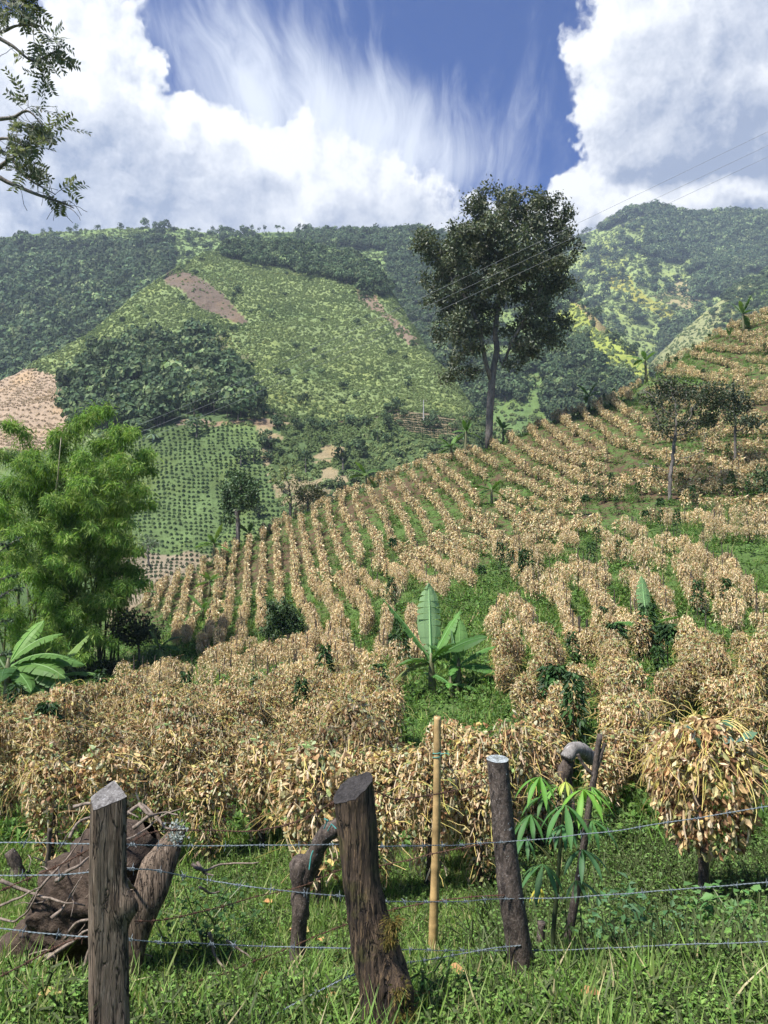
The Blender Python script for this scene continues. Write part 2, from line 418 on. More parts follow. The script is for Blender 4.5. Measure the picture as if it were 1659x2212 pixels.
M['postdark'] = bark_mat('rotting_post', (.020, .015, .012), (.11, .075, .050), (.32, .21, .11), scale=26, zs=.12, bump=1.0, dist=.02, crack=.9, moss=(.07, .065, .02), vcol=True)
M['barkpost'] = bark_mat('bark_post', (.028, .022, .018), (.11, .085, .068), (.28, .24, .21), scale=30, zs=.5, bump=0.9, dist=.012, lichen=.05, vcol=True)
M['twig'] = bark_mat('root_bark', (.10, .075, .055), (.24, .19, .15), (.42, .36, .30), scale=40, zs=.3, bump=0.4, dist=.004)
M['stake'] = bark_mat('thin_stake', (.03, .024, .02), (.10, .08, .06), (.2, .17, .14), scale=30, bump=0.4, dist=.004)
M['soil'] = bark_mat('clod_soil', (.035, .024, .017), (.085, .060, .043), (.16, .12, .09), scale=12, zs=1.0, bump=1.0, dist=.03)
M['lichen'] = bark_mat('lichen_crust', (.10, .11, .10), (.36, .40, .40), (.60, .64, .63), scale=40, zs=1.0, bump=0.8, dist=.01)
M['logwood'] = bark_mat('bleached_log', (.10, .09, .08), (.28, .26, .24), (.48, .46, .44), scale=16, zs=.3, bump=0.8, dist=.012, lichen=.06)
M['galv'] = flat_mat('galvanised_wire', (.20, .24, .26), 0.6, 0.3, 200, .35)
M['rust'] = flat_mat('rusty_wire', (.13, .065, .040), 0.85, 0.2, 150, .6)
M['cable'] = flat_mat('power_cable', (.34, .35, .37), 0.6, 0.2)
M['twine'] = flat_mat('green_twine', (.10, .42, .36), 0.6)
M['cane'] = flat_mat('bamboo_cane', (.5, .36, .17), 0.5, 0, 12, .35, vcol=True, bump=.2)
M['culm'] = flat_mat('bamboo_culm', (.1, .11, .03), 0.5, 0, 3, .5, vcol=True)
M['stem'] = flat_mat('plant_stem', (.2, .2, .1), 0.6, 0, 20, .4, vcol=True)
M['wall'] = flat_mat('limewash', (.62, .60, .56), 0.9, 0, 2, .15)
M['roof'] = flat_mat('zinc_roof', (.5, .5, .5), 0.5, .3, 2, .3)
M['concrete'] = flat_mat('concrete_pole', (.48, .47, .45), 0.85, 0, 4, .2)

# ------------------------------------------------------------------ objects, labels
def tag(o, label=None, cat=None, group=None, kind=None):
    if label: o['label'] = label
    if cat: o['category'] = cat
    if group: o['group'] = group
    if kind: o['kind'] = kind
    return o
def empty(name, loc, label, cat, group=None, rz=0):
    o = bpy.data.objects.new(name, None); COL.objects.link(o); o.location = loc; o.rotation_euler = (0, 0, rz)
    o.empty_display_size = 0.2
    return tag(o, label, cat, group)
def copy_tree(o, parent=None):
    c = o.copy(); COL.objects.link(c)
    if parent is not None: c.parent = parent
    for ch in o.children: copy_tree(ch, c)
    return c
def part(mb, name, mats, parent, smooth=False):
    """mesh given in world coordinates, parented to an (unrotated) thing"""
    for a in mb.V: a -= np.array(parent.location if parent.parent is None else Vector(parent.location) + parent.parent.location)
    return mb.obj(name, mats, parent, smooth)

SRC = bpy.data.collections.new('instance_sources')
def gn_scatter(name, pts, rot, scale, idx, sources, label=None, kind='stuff', cat=None):
    """one object of kind stuff: points that carry instances of the source meshes"""
    pts = np.asarray(pts, np.float32); n = len(pts)
    me = bpy.data.meshes.new(name); me.vertices.add(n); me.vertices.foreach_set('co', pts.ravel())
    a = me.attributes.new('rot', 'FLOAT_VECTOR', 'POINT'); a.data.foreach_set('vector', np.asarray(rot, np.float32).ravel())
    sc3 = np.asarray(scale, np.float32)
    if sc3.ndim == 1: sc3 = np.repeat(sc3[:, None], 3, 1)
    a = me.attributes.new('scl', 'FLOAT_VECTOR', 'POINT'); a.data.foreach_set('vector', sc3.ravel())
    a = me.attributes.new('idx', 'INT', 'POINT'); a.data.foreach_set('value', np.asarray(idx, np.int32))
    o = bpy.data.objects.new(name, me); COL.objects.link(o)
    c = bpy.data.collections.new(name + '_sources')
    for k, s in enumerate(sources):
        so = bpy.data.objects.new('%s_src_%02d' % (name, k), s); c.objects.link(so)
    ng = bpy.data.node_groups.new(name + '_scatter', 'GeometryNodeTree')
    ng.interface.new_socket('Geometry', in_out='INPUT', socket_type='NodeSocketGeometry')
    ng.interface.new_socket('Geometry', in_out='OUTPUT', socket_type='NodeSocketGeometry')
    N = ng.nodes; L = ng.links
    gi = N.new('NodeGroupInput'); go = N.new('NodeGroupOutput')
    ci = N.new('GeometryNodeCollectionInfo'); ci.inputs['Collection'].default_value = c
    ci.inputs['Separate Children'].default_value = True; ci.inputs['Reset Children'].default_value = True
    ip = N.new('GeometryNodeInstanceOnPoints')
    def attr(nm, typ):
        q = N.new('GeometryNodeInputNamedAttribute'); q.data_type = typ; q.inputs['Name'].default_value = nm
        return q.outputs['Attribute']
    L.new(gi.outputs[0], ip.inputs['Points']); L.new(ci.outputs[0], ip.inputs['Instance'])
    ip.inputs['Pick Instance'].default_value = True
    L.new(attr('idx', 'INT'), ip.inputs['Instance Index'])
    er = N.new('FunctionNodeEulerToRotation'); L.new(attr('rot', 'FLOAT_VECTOR'), er.inputs[0])
    L.new(er.outputs[0], ip.inputs['Rotation']); L.new(attr('scl', 'FLOAT_VECTOR'), ip.inputs['Scale'])
    L.new(ip.outputs[0], go.inputs[0])
    md = o.modifiers.new('scatter', 'NODES'); md.node_group = ng
    tag(o, label, cat, None, kind)
    return o
# ================================================================== GROUND (hill field in front)
GC = [(830,2212,2.7),(0,2212,2.6),(1659,2212,2.7),(-300,2212,2.6),(1950,2212,2.7),(230,2330,2.35),(830,2600,1.9),
 (1130,2145,3.5),(640,2112,4.4),(935,2062,5.0),(200,2135,4.2),(0,2095,4.3),(1520,2000,6.0),(1659,2035,5.4),(1900,2030,5.4),(-300,2080,4.4),
 (400,1900,6.8),(100,1880,7.0),(700,1900,6.6),(1000,1950,6.2),(1250,1850,7.8),
 (830,1755,9.5),(400,1735,10),(50,1735,10),(-300,1760,10),(830,1640,13),(400,1640,14),(50,1640,14.5),(1200,1670,11.5),(1600,1740,9),(1900,1800,9),
 (975,1507,19),(500,1525,22),(60,1560,23),(200,1520,26),(-300,1590,24),(1400,1490,17),(1600,1490,16),(1900,1500,17),
 (830,1380,30),(520,1420,34),(330,1450,34),(1200,1355,26),(1500,1345,26),(1900,1330,27),
 (400,1345,50),(600,1270,49),(830,1235,45),(1100,1215,40),(1400,1150,42),(1620,1150,39),(1900,1150,42),
 (330,1285,66),(480,1203,70),(620,1133,74),(760,1074,76),(900,1016,76),(1055,972,75),(1180,922,80),(1320,872,86),(1420,812,92),(1530,747,100),(1659,690,105),(1900,570,115),
 (700,1165,61),(900,1100,61),(1100,1060,61),(1300,985,63),(1500,920,65),(1650,870,68),(480,1275,61),(1900,900,70),
 (100,1490,36),(-150,1500,38),(130,1430,58),(-200,1450,60),(240,1350,66),(1055,1010,69),(1420,860,80),(1600,770,86)]
gp = []
for (u, v, d) in GC:
    gp.append(px(u, v, d))
for (u, v, d) in [(330,1285,66),(480,1203,70),(620,1133,74),(760,1074,76),(900,1016,76),(1055,972,75),(1180,922,80),(1320,872,86),(1420,812,92),(1530,747,100),(1659,690,105),(1900,570,115)]:
    p = px(u, v, d)
    q = p.copy(); k = (d + 16) / d; q[0] *= k; q[1] *= k; q[2] -= 7.0; gp.append(q)
    q = p.copy(); k = (d + 50) / d; q[0] *= k; q[1] *= k; q[2] = min(q[2] - 32, -22); gp.append(q)
for (x, y) in [(-60,160),(0,170),(60,170),(-120,130),(130,190),(-90,90),(-60,75),(0,400),(-300,400),(300,400)]:
    gp.append(np.array([x, y, -28.0 if y > 100 else -12.0]))
for (x, y, z) in [(0,1.2,.02),(-1.2,1.2,.03),(1.2,1.2,.03)]: gp.append(np.array([x, y, z]))
gp = np.array(gp)
def gdom(x, y):
    y = np.maximum(y, 1.2)
    return np.stack([np.clip(x / y, -1.3, 1.3) * 1.3, np.log(y)], -1)
def _tps(r2): return np.where(r2 > 1e-12, 0.5 * r2 * np.log(np.maximum(r2, 1e-12)), 0)
_D = gdom(gp[:, 0], gp[:, 1]); _n = len(_D)
_K = _tps(((_D[:, None] - _D[None]) ** 2).sum(-1)) + np.eye(_n) * 2e-4
_A = np.zeros((_n + 3, _n + 3)); _A[:_n, :_n] = _K; _A[:_n, _n] = 1; _A[:_n, _n + 1:] = _D; _A[_n, :_n] = 1; _A[_n + 1:, :_n] = _D.T
_w = np.linalg.solve(_A, np.concatenate([gp[:, 2], np.zeros(3)]))
def hgt(x, y):
    x = np.asarray(x, float); y = np.asarray(y, float); q = gdom(x, y).reshape(-1, 2); out = np.empty(len(q))
    for s in range(0, len(q), 20000):
        b = q[s:s + 20000]
        out[s:s + 20000] = _tps(((b[:, None] - _D[None]) ** 2).sum(-1)) @ _w[:_n] + _w[_n] + b @ _w[_n + 1:]
    out = np.maximum(out, -45).reshape(x.shape)
    out = out + 0.05 * fbm(np.stack([x * .7, y * .7, 0 * x], -1), 3, 5) * np.clip(y / 6, 0.4, 3)
    return out
def gz(x, y): return float(hgt(np.array([x]), np.array([y]))[0])
_DM = np.geomspace(2.0, 135, 420)
def cast(u, v, h=0.0):
    """first hit of photo pixels with the ground raised by h; returns (n,3) points on the ground and a mask"""
    u = np.atleast_1d(np.asarray(u, float)); v = np.atleast_1d(np.asarray(v, float))
    p = px(u[:, None], v[:, None], _DM[None]); g = hgt(p[..., 0], p[..., 1]) + h
    below = p[..., 2] < g
    ok = below.any(1); i = np.argmax(below, 1); i = np.clip(i, 1, None); a = np.arange(len(u))
    d0 = p[a, i - 1, 2] - g[a, i - 1]; d1 = p[a, i, 2] - g[a, i]; f = d0 / np.maximum(d0 - d1, 1e-9)
    r = p[a, i - 1] + f[:, None] * (p[a, i] - p[a, i - 1]); r[:, 2] = hgt(r[:, 0], r[:, 1])
    # rays that just miss the crest: take the nearest approach
    gap = p[..., 2] - g; gap[:, _DM < 55] = 1e9; j = np.argmin(gap / _DM[None], 1); miss = ~ok & (gap[a, j] / _DM[j] < 0.02)
    r[miss] = p[a, j][miss]; r[miss, 2] = hgt(r[miss, 0], r[miss, 1])
    return r, ok | miss

def build_ground():
    th = np.concatenate([np.linspace(-180, -36, 30)[:-1], np.linspace(-36, 36, 330), np.linspace(36, 180, 30)[1:]])
    rr = np.concatenate([[0.0], np.geomspace(0.6, 140, 430), np.geomspace(150, 5000, 24)])
    T, Rr = np.meshgrid(np.radians(th), rr)
    X = Rr * np.sin(T); Y = Rr * np.cos(T); Z = hgt(X, Y)
    back = np.clip((0.6 - Y) / 3, 0, 1) ; Z = Z * (1 - back) + back * (0.03 * np.abs(Y) * 0 + 0.05)
    n, m = X.shape; V = np.stack([X, Y, Z], -1).reshape(-1, 3)
    i = np.arange(n - 1)[:, None] * m; j = np.arange(m - 1)[None]
    Q = np.stack([i + j, i + j + m, i + j + m + 1, i + j + 1], -1).reshape(-1, 4)
    d = V[:, 1]
    g = np.clip(1.15 - (d - 12) / 65, 0.52, 1.0) + 0.25 * fbm(V * [.12, .12, 0], 3, 3)
    mb = MB(); mb.add(V, Q, None, np.stack([g, np.clip(1 - d / 12, 0, 1), 0 * g], -1))
    return tag(mb.obj('ground', M['ground'], None, True), kind='structure')
build_ground()

# ================================================================== HILLS
BROWN1 = [(-300,850),(0,808),(60,803),(110,818),(158,842),(150,900),(130,950),(90,970),(0,965),(-300,1010)]
BARE1 = [(352,592),(395,582),(440,602),(478,632),(510,652),(548,692),(500,694),(452,664),(400,632),(358,612)]
BARE2 = [(410,700),(440,712),(500,740),(560,775),(540,790),(470,760),(425,730)]
TRACK1 = [(765,625),(800,640),(850,690),(905,738),(890,742),(830,692),(775,650)]
TERR = [(845,897),(900,888),(940,890),(985,905),(1000,960),(960,965),(880,950),(850,930)]
SCRUB = [(545,880),(640,905),(740,925),(745,990),(760,1080),(600,1080),(570,1000),(545,920)]
FOREST1 = [(150,905),(158,850),(185,800),(240,775),(300,765),(340,772),(370,748),(420,742),(455,757),(468,792),(500,800),(528,850),(545,900),(530,925),(450,922),(400,917),(300,937),(240,932),(150,925)]
FOREST2 = [(470,548),(500,528),(560,522),(640,540),(720,560),(765,565),(800,590),(840,650),(800,648),(730,612),(650,592),(560,575),(500,572)]
COFFEE = [(-300,985),(0,975),(120,965),(240,935),(400,922),(530,930),(560,940),(575,1000),(600,1080),(620,1250),(300,1450),(-300,1450)]
ROAD = [(545,872),(640,902),(740,920),(800,905),(860,884),(1045,894)]
G_SLOPE = np.array((.175, .225, .092)); G_DARK = np.array((.075, .115, .05)); G_YEL = np.array((.30, .30, .065)); SOIL = np.array((.22, .165, .115)); SOILD = np.array((.13, .10, .075))
TAN = np.array((.33, .25, .175)); G_COF = np.array((.10, .145, .055))

class Loft:
    def __init__(s, cols, nu, nv, back, disp, seed, zone):
        C = np.array(cols, float)                                  # columns x rows x (u,v,d)
        P = px(C[..., 0], C[..., 1], C[..., 2])
        uvd = C
        crest = P[:, -1]
        b = []
        for k, (dy, dz) in enumerate(back):
            q = crest.copy(); q[:, 1] += dy; q[:, 2] += dz; b.append(q)
        Pf = catmull(catmull(P, nu, 0), nv, 1); UV = catmull(catmull(uvd[..., :2], nu, 0), nv, 1)
        Pb = catmull(np.stack(b, 1), nu, 0)
        nrm = norm(np.cross(np.gradient(Pf, axis=0), np.gradient(Pf, axis=1)))
        f = sum(a * fbm(Pf / w, 4, seed + i) for i, (a, w) in enumerate(disp))
        fade = np.ones(nv); fade[-3:] = (.6, .4, .3)
        Pf = Pf - nrm * (f * fade[None])[..., None] * np.sign(nrm[..., 1:2])
        s.P = Pf; s.UV = UV
        full = np.concatenate([Pf, Pb], 1); n, m = full.shape[:2]
        V = full.reshape(-1, 3); i = np.arange(n - 1)[:, None] * m; j = np.arange(m - 1)[None]
        Q = np.stack([i + j, i + m + j, i + m + j + 1, i + j + 1], -1).reshape(-1, 4)
        dj = np.clip(np.linalg.norm(Pf, axis=-1, keepdims=True) / 20, 8, 60); jit = np.stack([fbm(Pf / dj, 4, 71), fbm(Pf / dj + 50, 4, 72)], -1) * 20
        col = zone(UV[..., 0] + jit[..., 0], UV[..., 1] + jit[..., 1], Pf)
        colb = np.repeat(col[:, -1:], Pb.shape[1], 1)
        s.mb = MB(); s.mb.add(V, Q, None, np.concatenate([col, colb], 1).reshape(-1, 3))
    def sample(s, n, r):
        P = s.P; a = np.linalg.norm(np.cross(P[1:, :-1] - P[:-1, :-1], P[:-1, 1:] - P[:-1, :-1]), axis=-1)
        w = (a / a.sum()).ravel(); k = r.choice(len(w), n, p=w); i, j = np.divmod(k, a.shape[1]); f = r.random((n, 1)); g = r.random((n, 1))
        L = lambda A: (A[i, j] * (1 - f) * (1 - g) + A[i + 1, j] * f * (1 - g) + A[i, j + 1] * (1 - f) * g + A[i + 1, j + 1] * f * g)
        return L(P), L(s.UV)

def blendcol(base, mask, col):
    m = np.asarray(mask, float)[..., None]; return base * (1 - m) + col * m
def zone1(u, v, P):
    n = fbm(P / 22, 4, 31); c = G_SLOPE * (1 + .35 * n[..., None])
    c = blendcol(c, np.clip((fbm(P / 40, 3, 37) - .05) * 2.2, 0, .7), np.array((.205, .25, .095)))
    c = blendcol(c, np.clip((fbm(P / 30, 3, 47) - .1) * 2.2, 0, .7), np.array((.13, .19, .075)))
    road_v = np.interp(u, [q[0] for q in ROAD], [q[1] for q in ROAD])
    low = (v > road_v) & (u > 545)
    c = blendcol(c, low, np.array((.085, .125, .05)) * (1 + .3 * n[..., None]))
    c = blendcol(c, low & (np.abs(v - road_v) < 9) & (u < 1045), SOILD)
    c = blendcol(c, inpoly(u, v, SCRUB) & (fbm(P / 9, 3, 41) > .12), np.array((.27, .22, .13)))
    for pl, cc in ((BROWN1, TAN), (BARE1, SOILD * 1.15), (TERR, np.array((.2, .165, .10))), (TRACK1, SOIL)):
        c = blendcol(c, inpoly(u, v, pl), cc)
    c = blendcol(c, inpoly(u, v, BARE2) * .6, SOILD)
    c = blendcol(c, inpoly(u, v, COFFEE), G_COF * (1 + .5 * fbm(P / 12, 3, 44)[..., None]))
    c = blendcol(c, (v > 1195) & (u < 480) & (u > 225), np.array((.24, .20, .14)))
    c = blendcol(c, (u < 235) & (v > 1180), np.array((.07, .11, .04)))
    c = blendcol(c, (np.abs(v - 925) < 7) & (u > 380) & (u < 600), SOIL)
    c = blendcol(c, inpoly(u, v, FOREST1) | inpoly(u, v, FOREST2), G_DARK)
    return c
def zone2(u, v, P):
    n = fbm(P / 50, 4, 33); c = np.array((.16, .225, .085)) * (1 + .4 * n[..., None])
    c = blendcol(c, (u < 335) & (v > 545 + 40 * n), G_DARK)
    c = blendcol(c, inpoly(u, v, [(265,540),(300,548),(345,578),(360,592),(330,590),(290,566)]), SOIL * 1.2)
    c = blendcol(c, inpoly(u, v, [(712,516),(760,514),(758,528),(720,527)]), SOIL * 1.2)
    c = blendcol(c, inpoly(u, v, [(60,515),(90,520),(95,540),(70,540)]), SOIL)
    cr = np.interp(u, [1180, 1240, 1300, 1360, 1420], [600, 640, 690, 745, 810])
    c = blendcol(c, (u > 1180) & (v < cr + 95 + 25 * n), np.array((.25, .29, .065)) * (1 + .35 * fbm(P / 12, 3, 91)[..., None]))
    c = blendcol(c, (u > 1180) & (v < cr + 14), np.array((.30, .25, .12)))
    c = blendcol(c, (u > 1040) & (u < 1260) & (v > 820), np.array((.11, .17, .06)))
    return c
def zone4(u, v, P):
    n = fbm(P / 90, 4, 35); c = np.array((.22, .28, .10)) * (1 + .35 * n[..., None])
    c = blendcol(c, inpoly(u, v, [(1300,590),(1350,600),(1400,640),(1450,680),(1480,710),(1420,690),(1360,640),(1310,620)]), G_YEL * .9)
    c = blendcol(c, inpoly(u, v, [(1410,640),(1460,610),(1500,620),(1520,660),(1480,680),(1440,670)]), np.array((.30, .26, .13)))
    c = blendcol(c, inpoly(u, v, [(1240,560),(1300,520),(1360,560),(1340,600),(1260,590)]), np.array((.23, .27, .08)))
    c = blendcol(c, (u > 1400) & (v < 560 + 30 * n), G_DARK * 1.2)
    return c
def zone3(u, v, P):
    n = fbm(P / 60, 4, 36); c = np.array((.16, .23, .065)) * (1 + .3 * n[..., None])
    cr = np.interp(u, [1400, 1450, 1550, 1659, 1800], [775, 735, 655, 590, 520])
    c = blendcol(c, np.clip((cr + 45 + 60 * fbm(P / 25, 4, 77) - v) / 30, 0, .55), np.array((.29, .26, .16)))
    return c

F1 = Loft([
 [(-260,1420,150),(-260,1170,188),(-240,1000,235),(-225,950,290),(-220,920,320),(-200,902,335)],
 [(0,1420,150),(0,1170,185),(0,972,238),(0,905,288),(0,862,315),(0,830,335)],
 [(150,1400,150),(150,1160,185),(150,970,238),(140,885,290),(110,805,330),(100,778,345)],
 [(300,1380,150),(300,1150,185),(300,935,235),(285,832,290),(240,735,345),(200,712,370)],
 [(420,1350,150),(420,1130,185),(430,920,235),(420,800,300),(392,660,372),(370,582,430)],
 [(560,1320,155),(560,1110,190),(560,905,240),(580,780,312),(560,640,415),(520,530,560)],
 [(740,1250,165),(740,1050,200),(740,918,250),(760,800,318),(740,660,420),(700,535,560)],
 [(860,1180,175),(860,1020,215),(870,892,260),(882,800,325),(845,685,415),(800,575,530)],
 [(1000,1130,185),(990,980,230),(982,890,270),(962,832,312),(912,745,380),(872,692,440)],
 [(1090,1130,190),(1065,990,235),(1045,908,275),(1018,874,300),(988,835,330),(950,802,360)],
 [(1150,1180,180),(1110,1060,225),(1085,980,262),(1062,945,285),(1045,925,310),(1030,905,330)]],
 300, 300, [(60, -40), (160, -130)], [(5.0, 60), (2.0, 18), (.7, 5)], 11, zone1)
tag(F1.mb.obj('hill_spur', M['hill'], None, True), kind='structure')
F2 = Loft([
 [(-280,960,420),(-280,800,520),(-280,680,620),(-280,590,700),(-280,550,770)],
 [(-100,930,420),(-100,790,530),(-100,670,640),(-90,570,720),(-80,526,780)],
 [(0,900,420),(0,770,530),(0,650,640),(0,560,720),(0,514,790)],
 [(120,860,430),(120,740,540),(120,630,650),(120,545,730),(120,500,800)],
 [(330,780,460),(330,680,560),(330,600,660),(330,535,750),(330,498,820)],
 [(480,760,480),(480,670,590),(480,590,690),(480,530,780),(480,503,850)],
 [(650,760,480),(650,660,600),(650,580,710),(650,520,800),(650,496,860)],
 [(740,780,480),(740,680,600),(740,590,710),(740,530,800),(740,508,860)],
 [(860,860,460),(865,740,560),(865,630,690),(860,550,800),(860,503,900)],
 [(1000,1040,400),(1005,880,470),(1005,720,590),(1000,590,760),(1000,512,950)],
 [(1120,1060,385),(1120,920,440),(1120,780,530),(1130,640,690),(1140,535,880)],
 [(1200,1040,385),(1205,900,440),(1210,790,510),(1215,680,600),(1215,610,690)],
 [(1290,980,390),(1290,890,435),(1290,800,490),(1292,735,530),(1290,684,570)],
 [(1380,960,400),(1380,900,430),(1385,850,455),(1388,810,475),(1390,786,490)],
 [(1480,1000,400),(1475,950,420),(1470,920,435),(1465,895,445),(1460,875,455)]],
 300, 220, [(80, -60), (260, -240)], [(14, 120), (5, 40), (1.5, 12)], 22, zone2)
tag(F2.mb.obj('hill_ridge', M['hill'], None, True), kind='structure')
F4 = Loft([
 [(1050,900,900),(1050,780,1000),(1050,690,1130),(1050,620,1280),(1050,575,1400)],
 [(1180,880,880),(1180,770,980),(1180,670,1120),(1180,590,1280),(1180,535,1400)],
 [(1250,880,870),(1250,760,980),(1255,660,1110),(1250,580,1270),(1245,512,1400)],
 [(1330,870,860),(1320,740,995),(1325,640,1110),(1330,560,1260),(1320,484,1400)],
 [(1420,860,860),(1400,730,1010),(1390,630,1110),(1400,550,1240),(1395,458,1400)],
 [(1480,850,860),(1470,740,985),(1465,640,1125),(1480,560,1260),(1470,472,1400)],
 [(1560,840,860),(1560,720,1030),(1550,630,1120),(1560,560,1250),(1560,478,1400)],
 [(1680,820,860),(1680,700,1060),(1680,620,1150),(1680,550,1260),(1680,466,1400)],
 [(1900,820,860),(1900,700,1060),(1900,620,1150),(1900,550,1260),(1900,485,1400)]],
 220, 180, [(120, -100), (400, -420)], [(22, 150), (8, 50), (3, 20)], 33, zone4)
tag(F4.mb.obj('hill_mountain', M['hill'], None, True), kind='structure')
F3 = Loft([
 [(1380,860,560),(1385,830,610),(1390,808,660),(1395,790,700)],
 [(1450,860,560),(1450,800,620),(1450,765,690),(1450,737,760)],
 [(1550,860,560),(1550,770,640),(1550,705,720),(1550,655,800)],
 [(1659,860,560),(1659,740,650),(1659,650,750),(1659,590,850)],
 [(1850,860,560),(1850,700,650),(1850,590,760),(1850,500,900)]],
 120, 90, [(60, -50), (250, -260)], [(10, 90), (3, 25), (1, 8)], 44, zone3)
tag(F3.mb.obj('hill_shoulder', M['hill'], None, True), kind='structure')
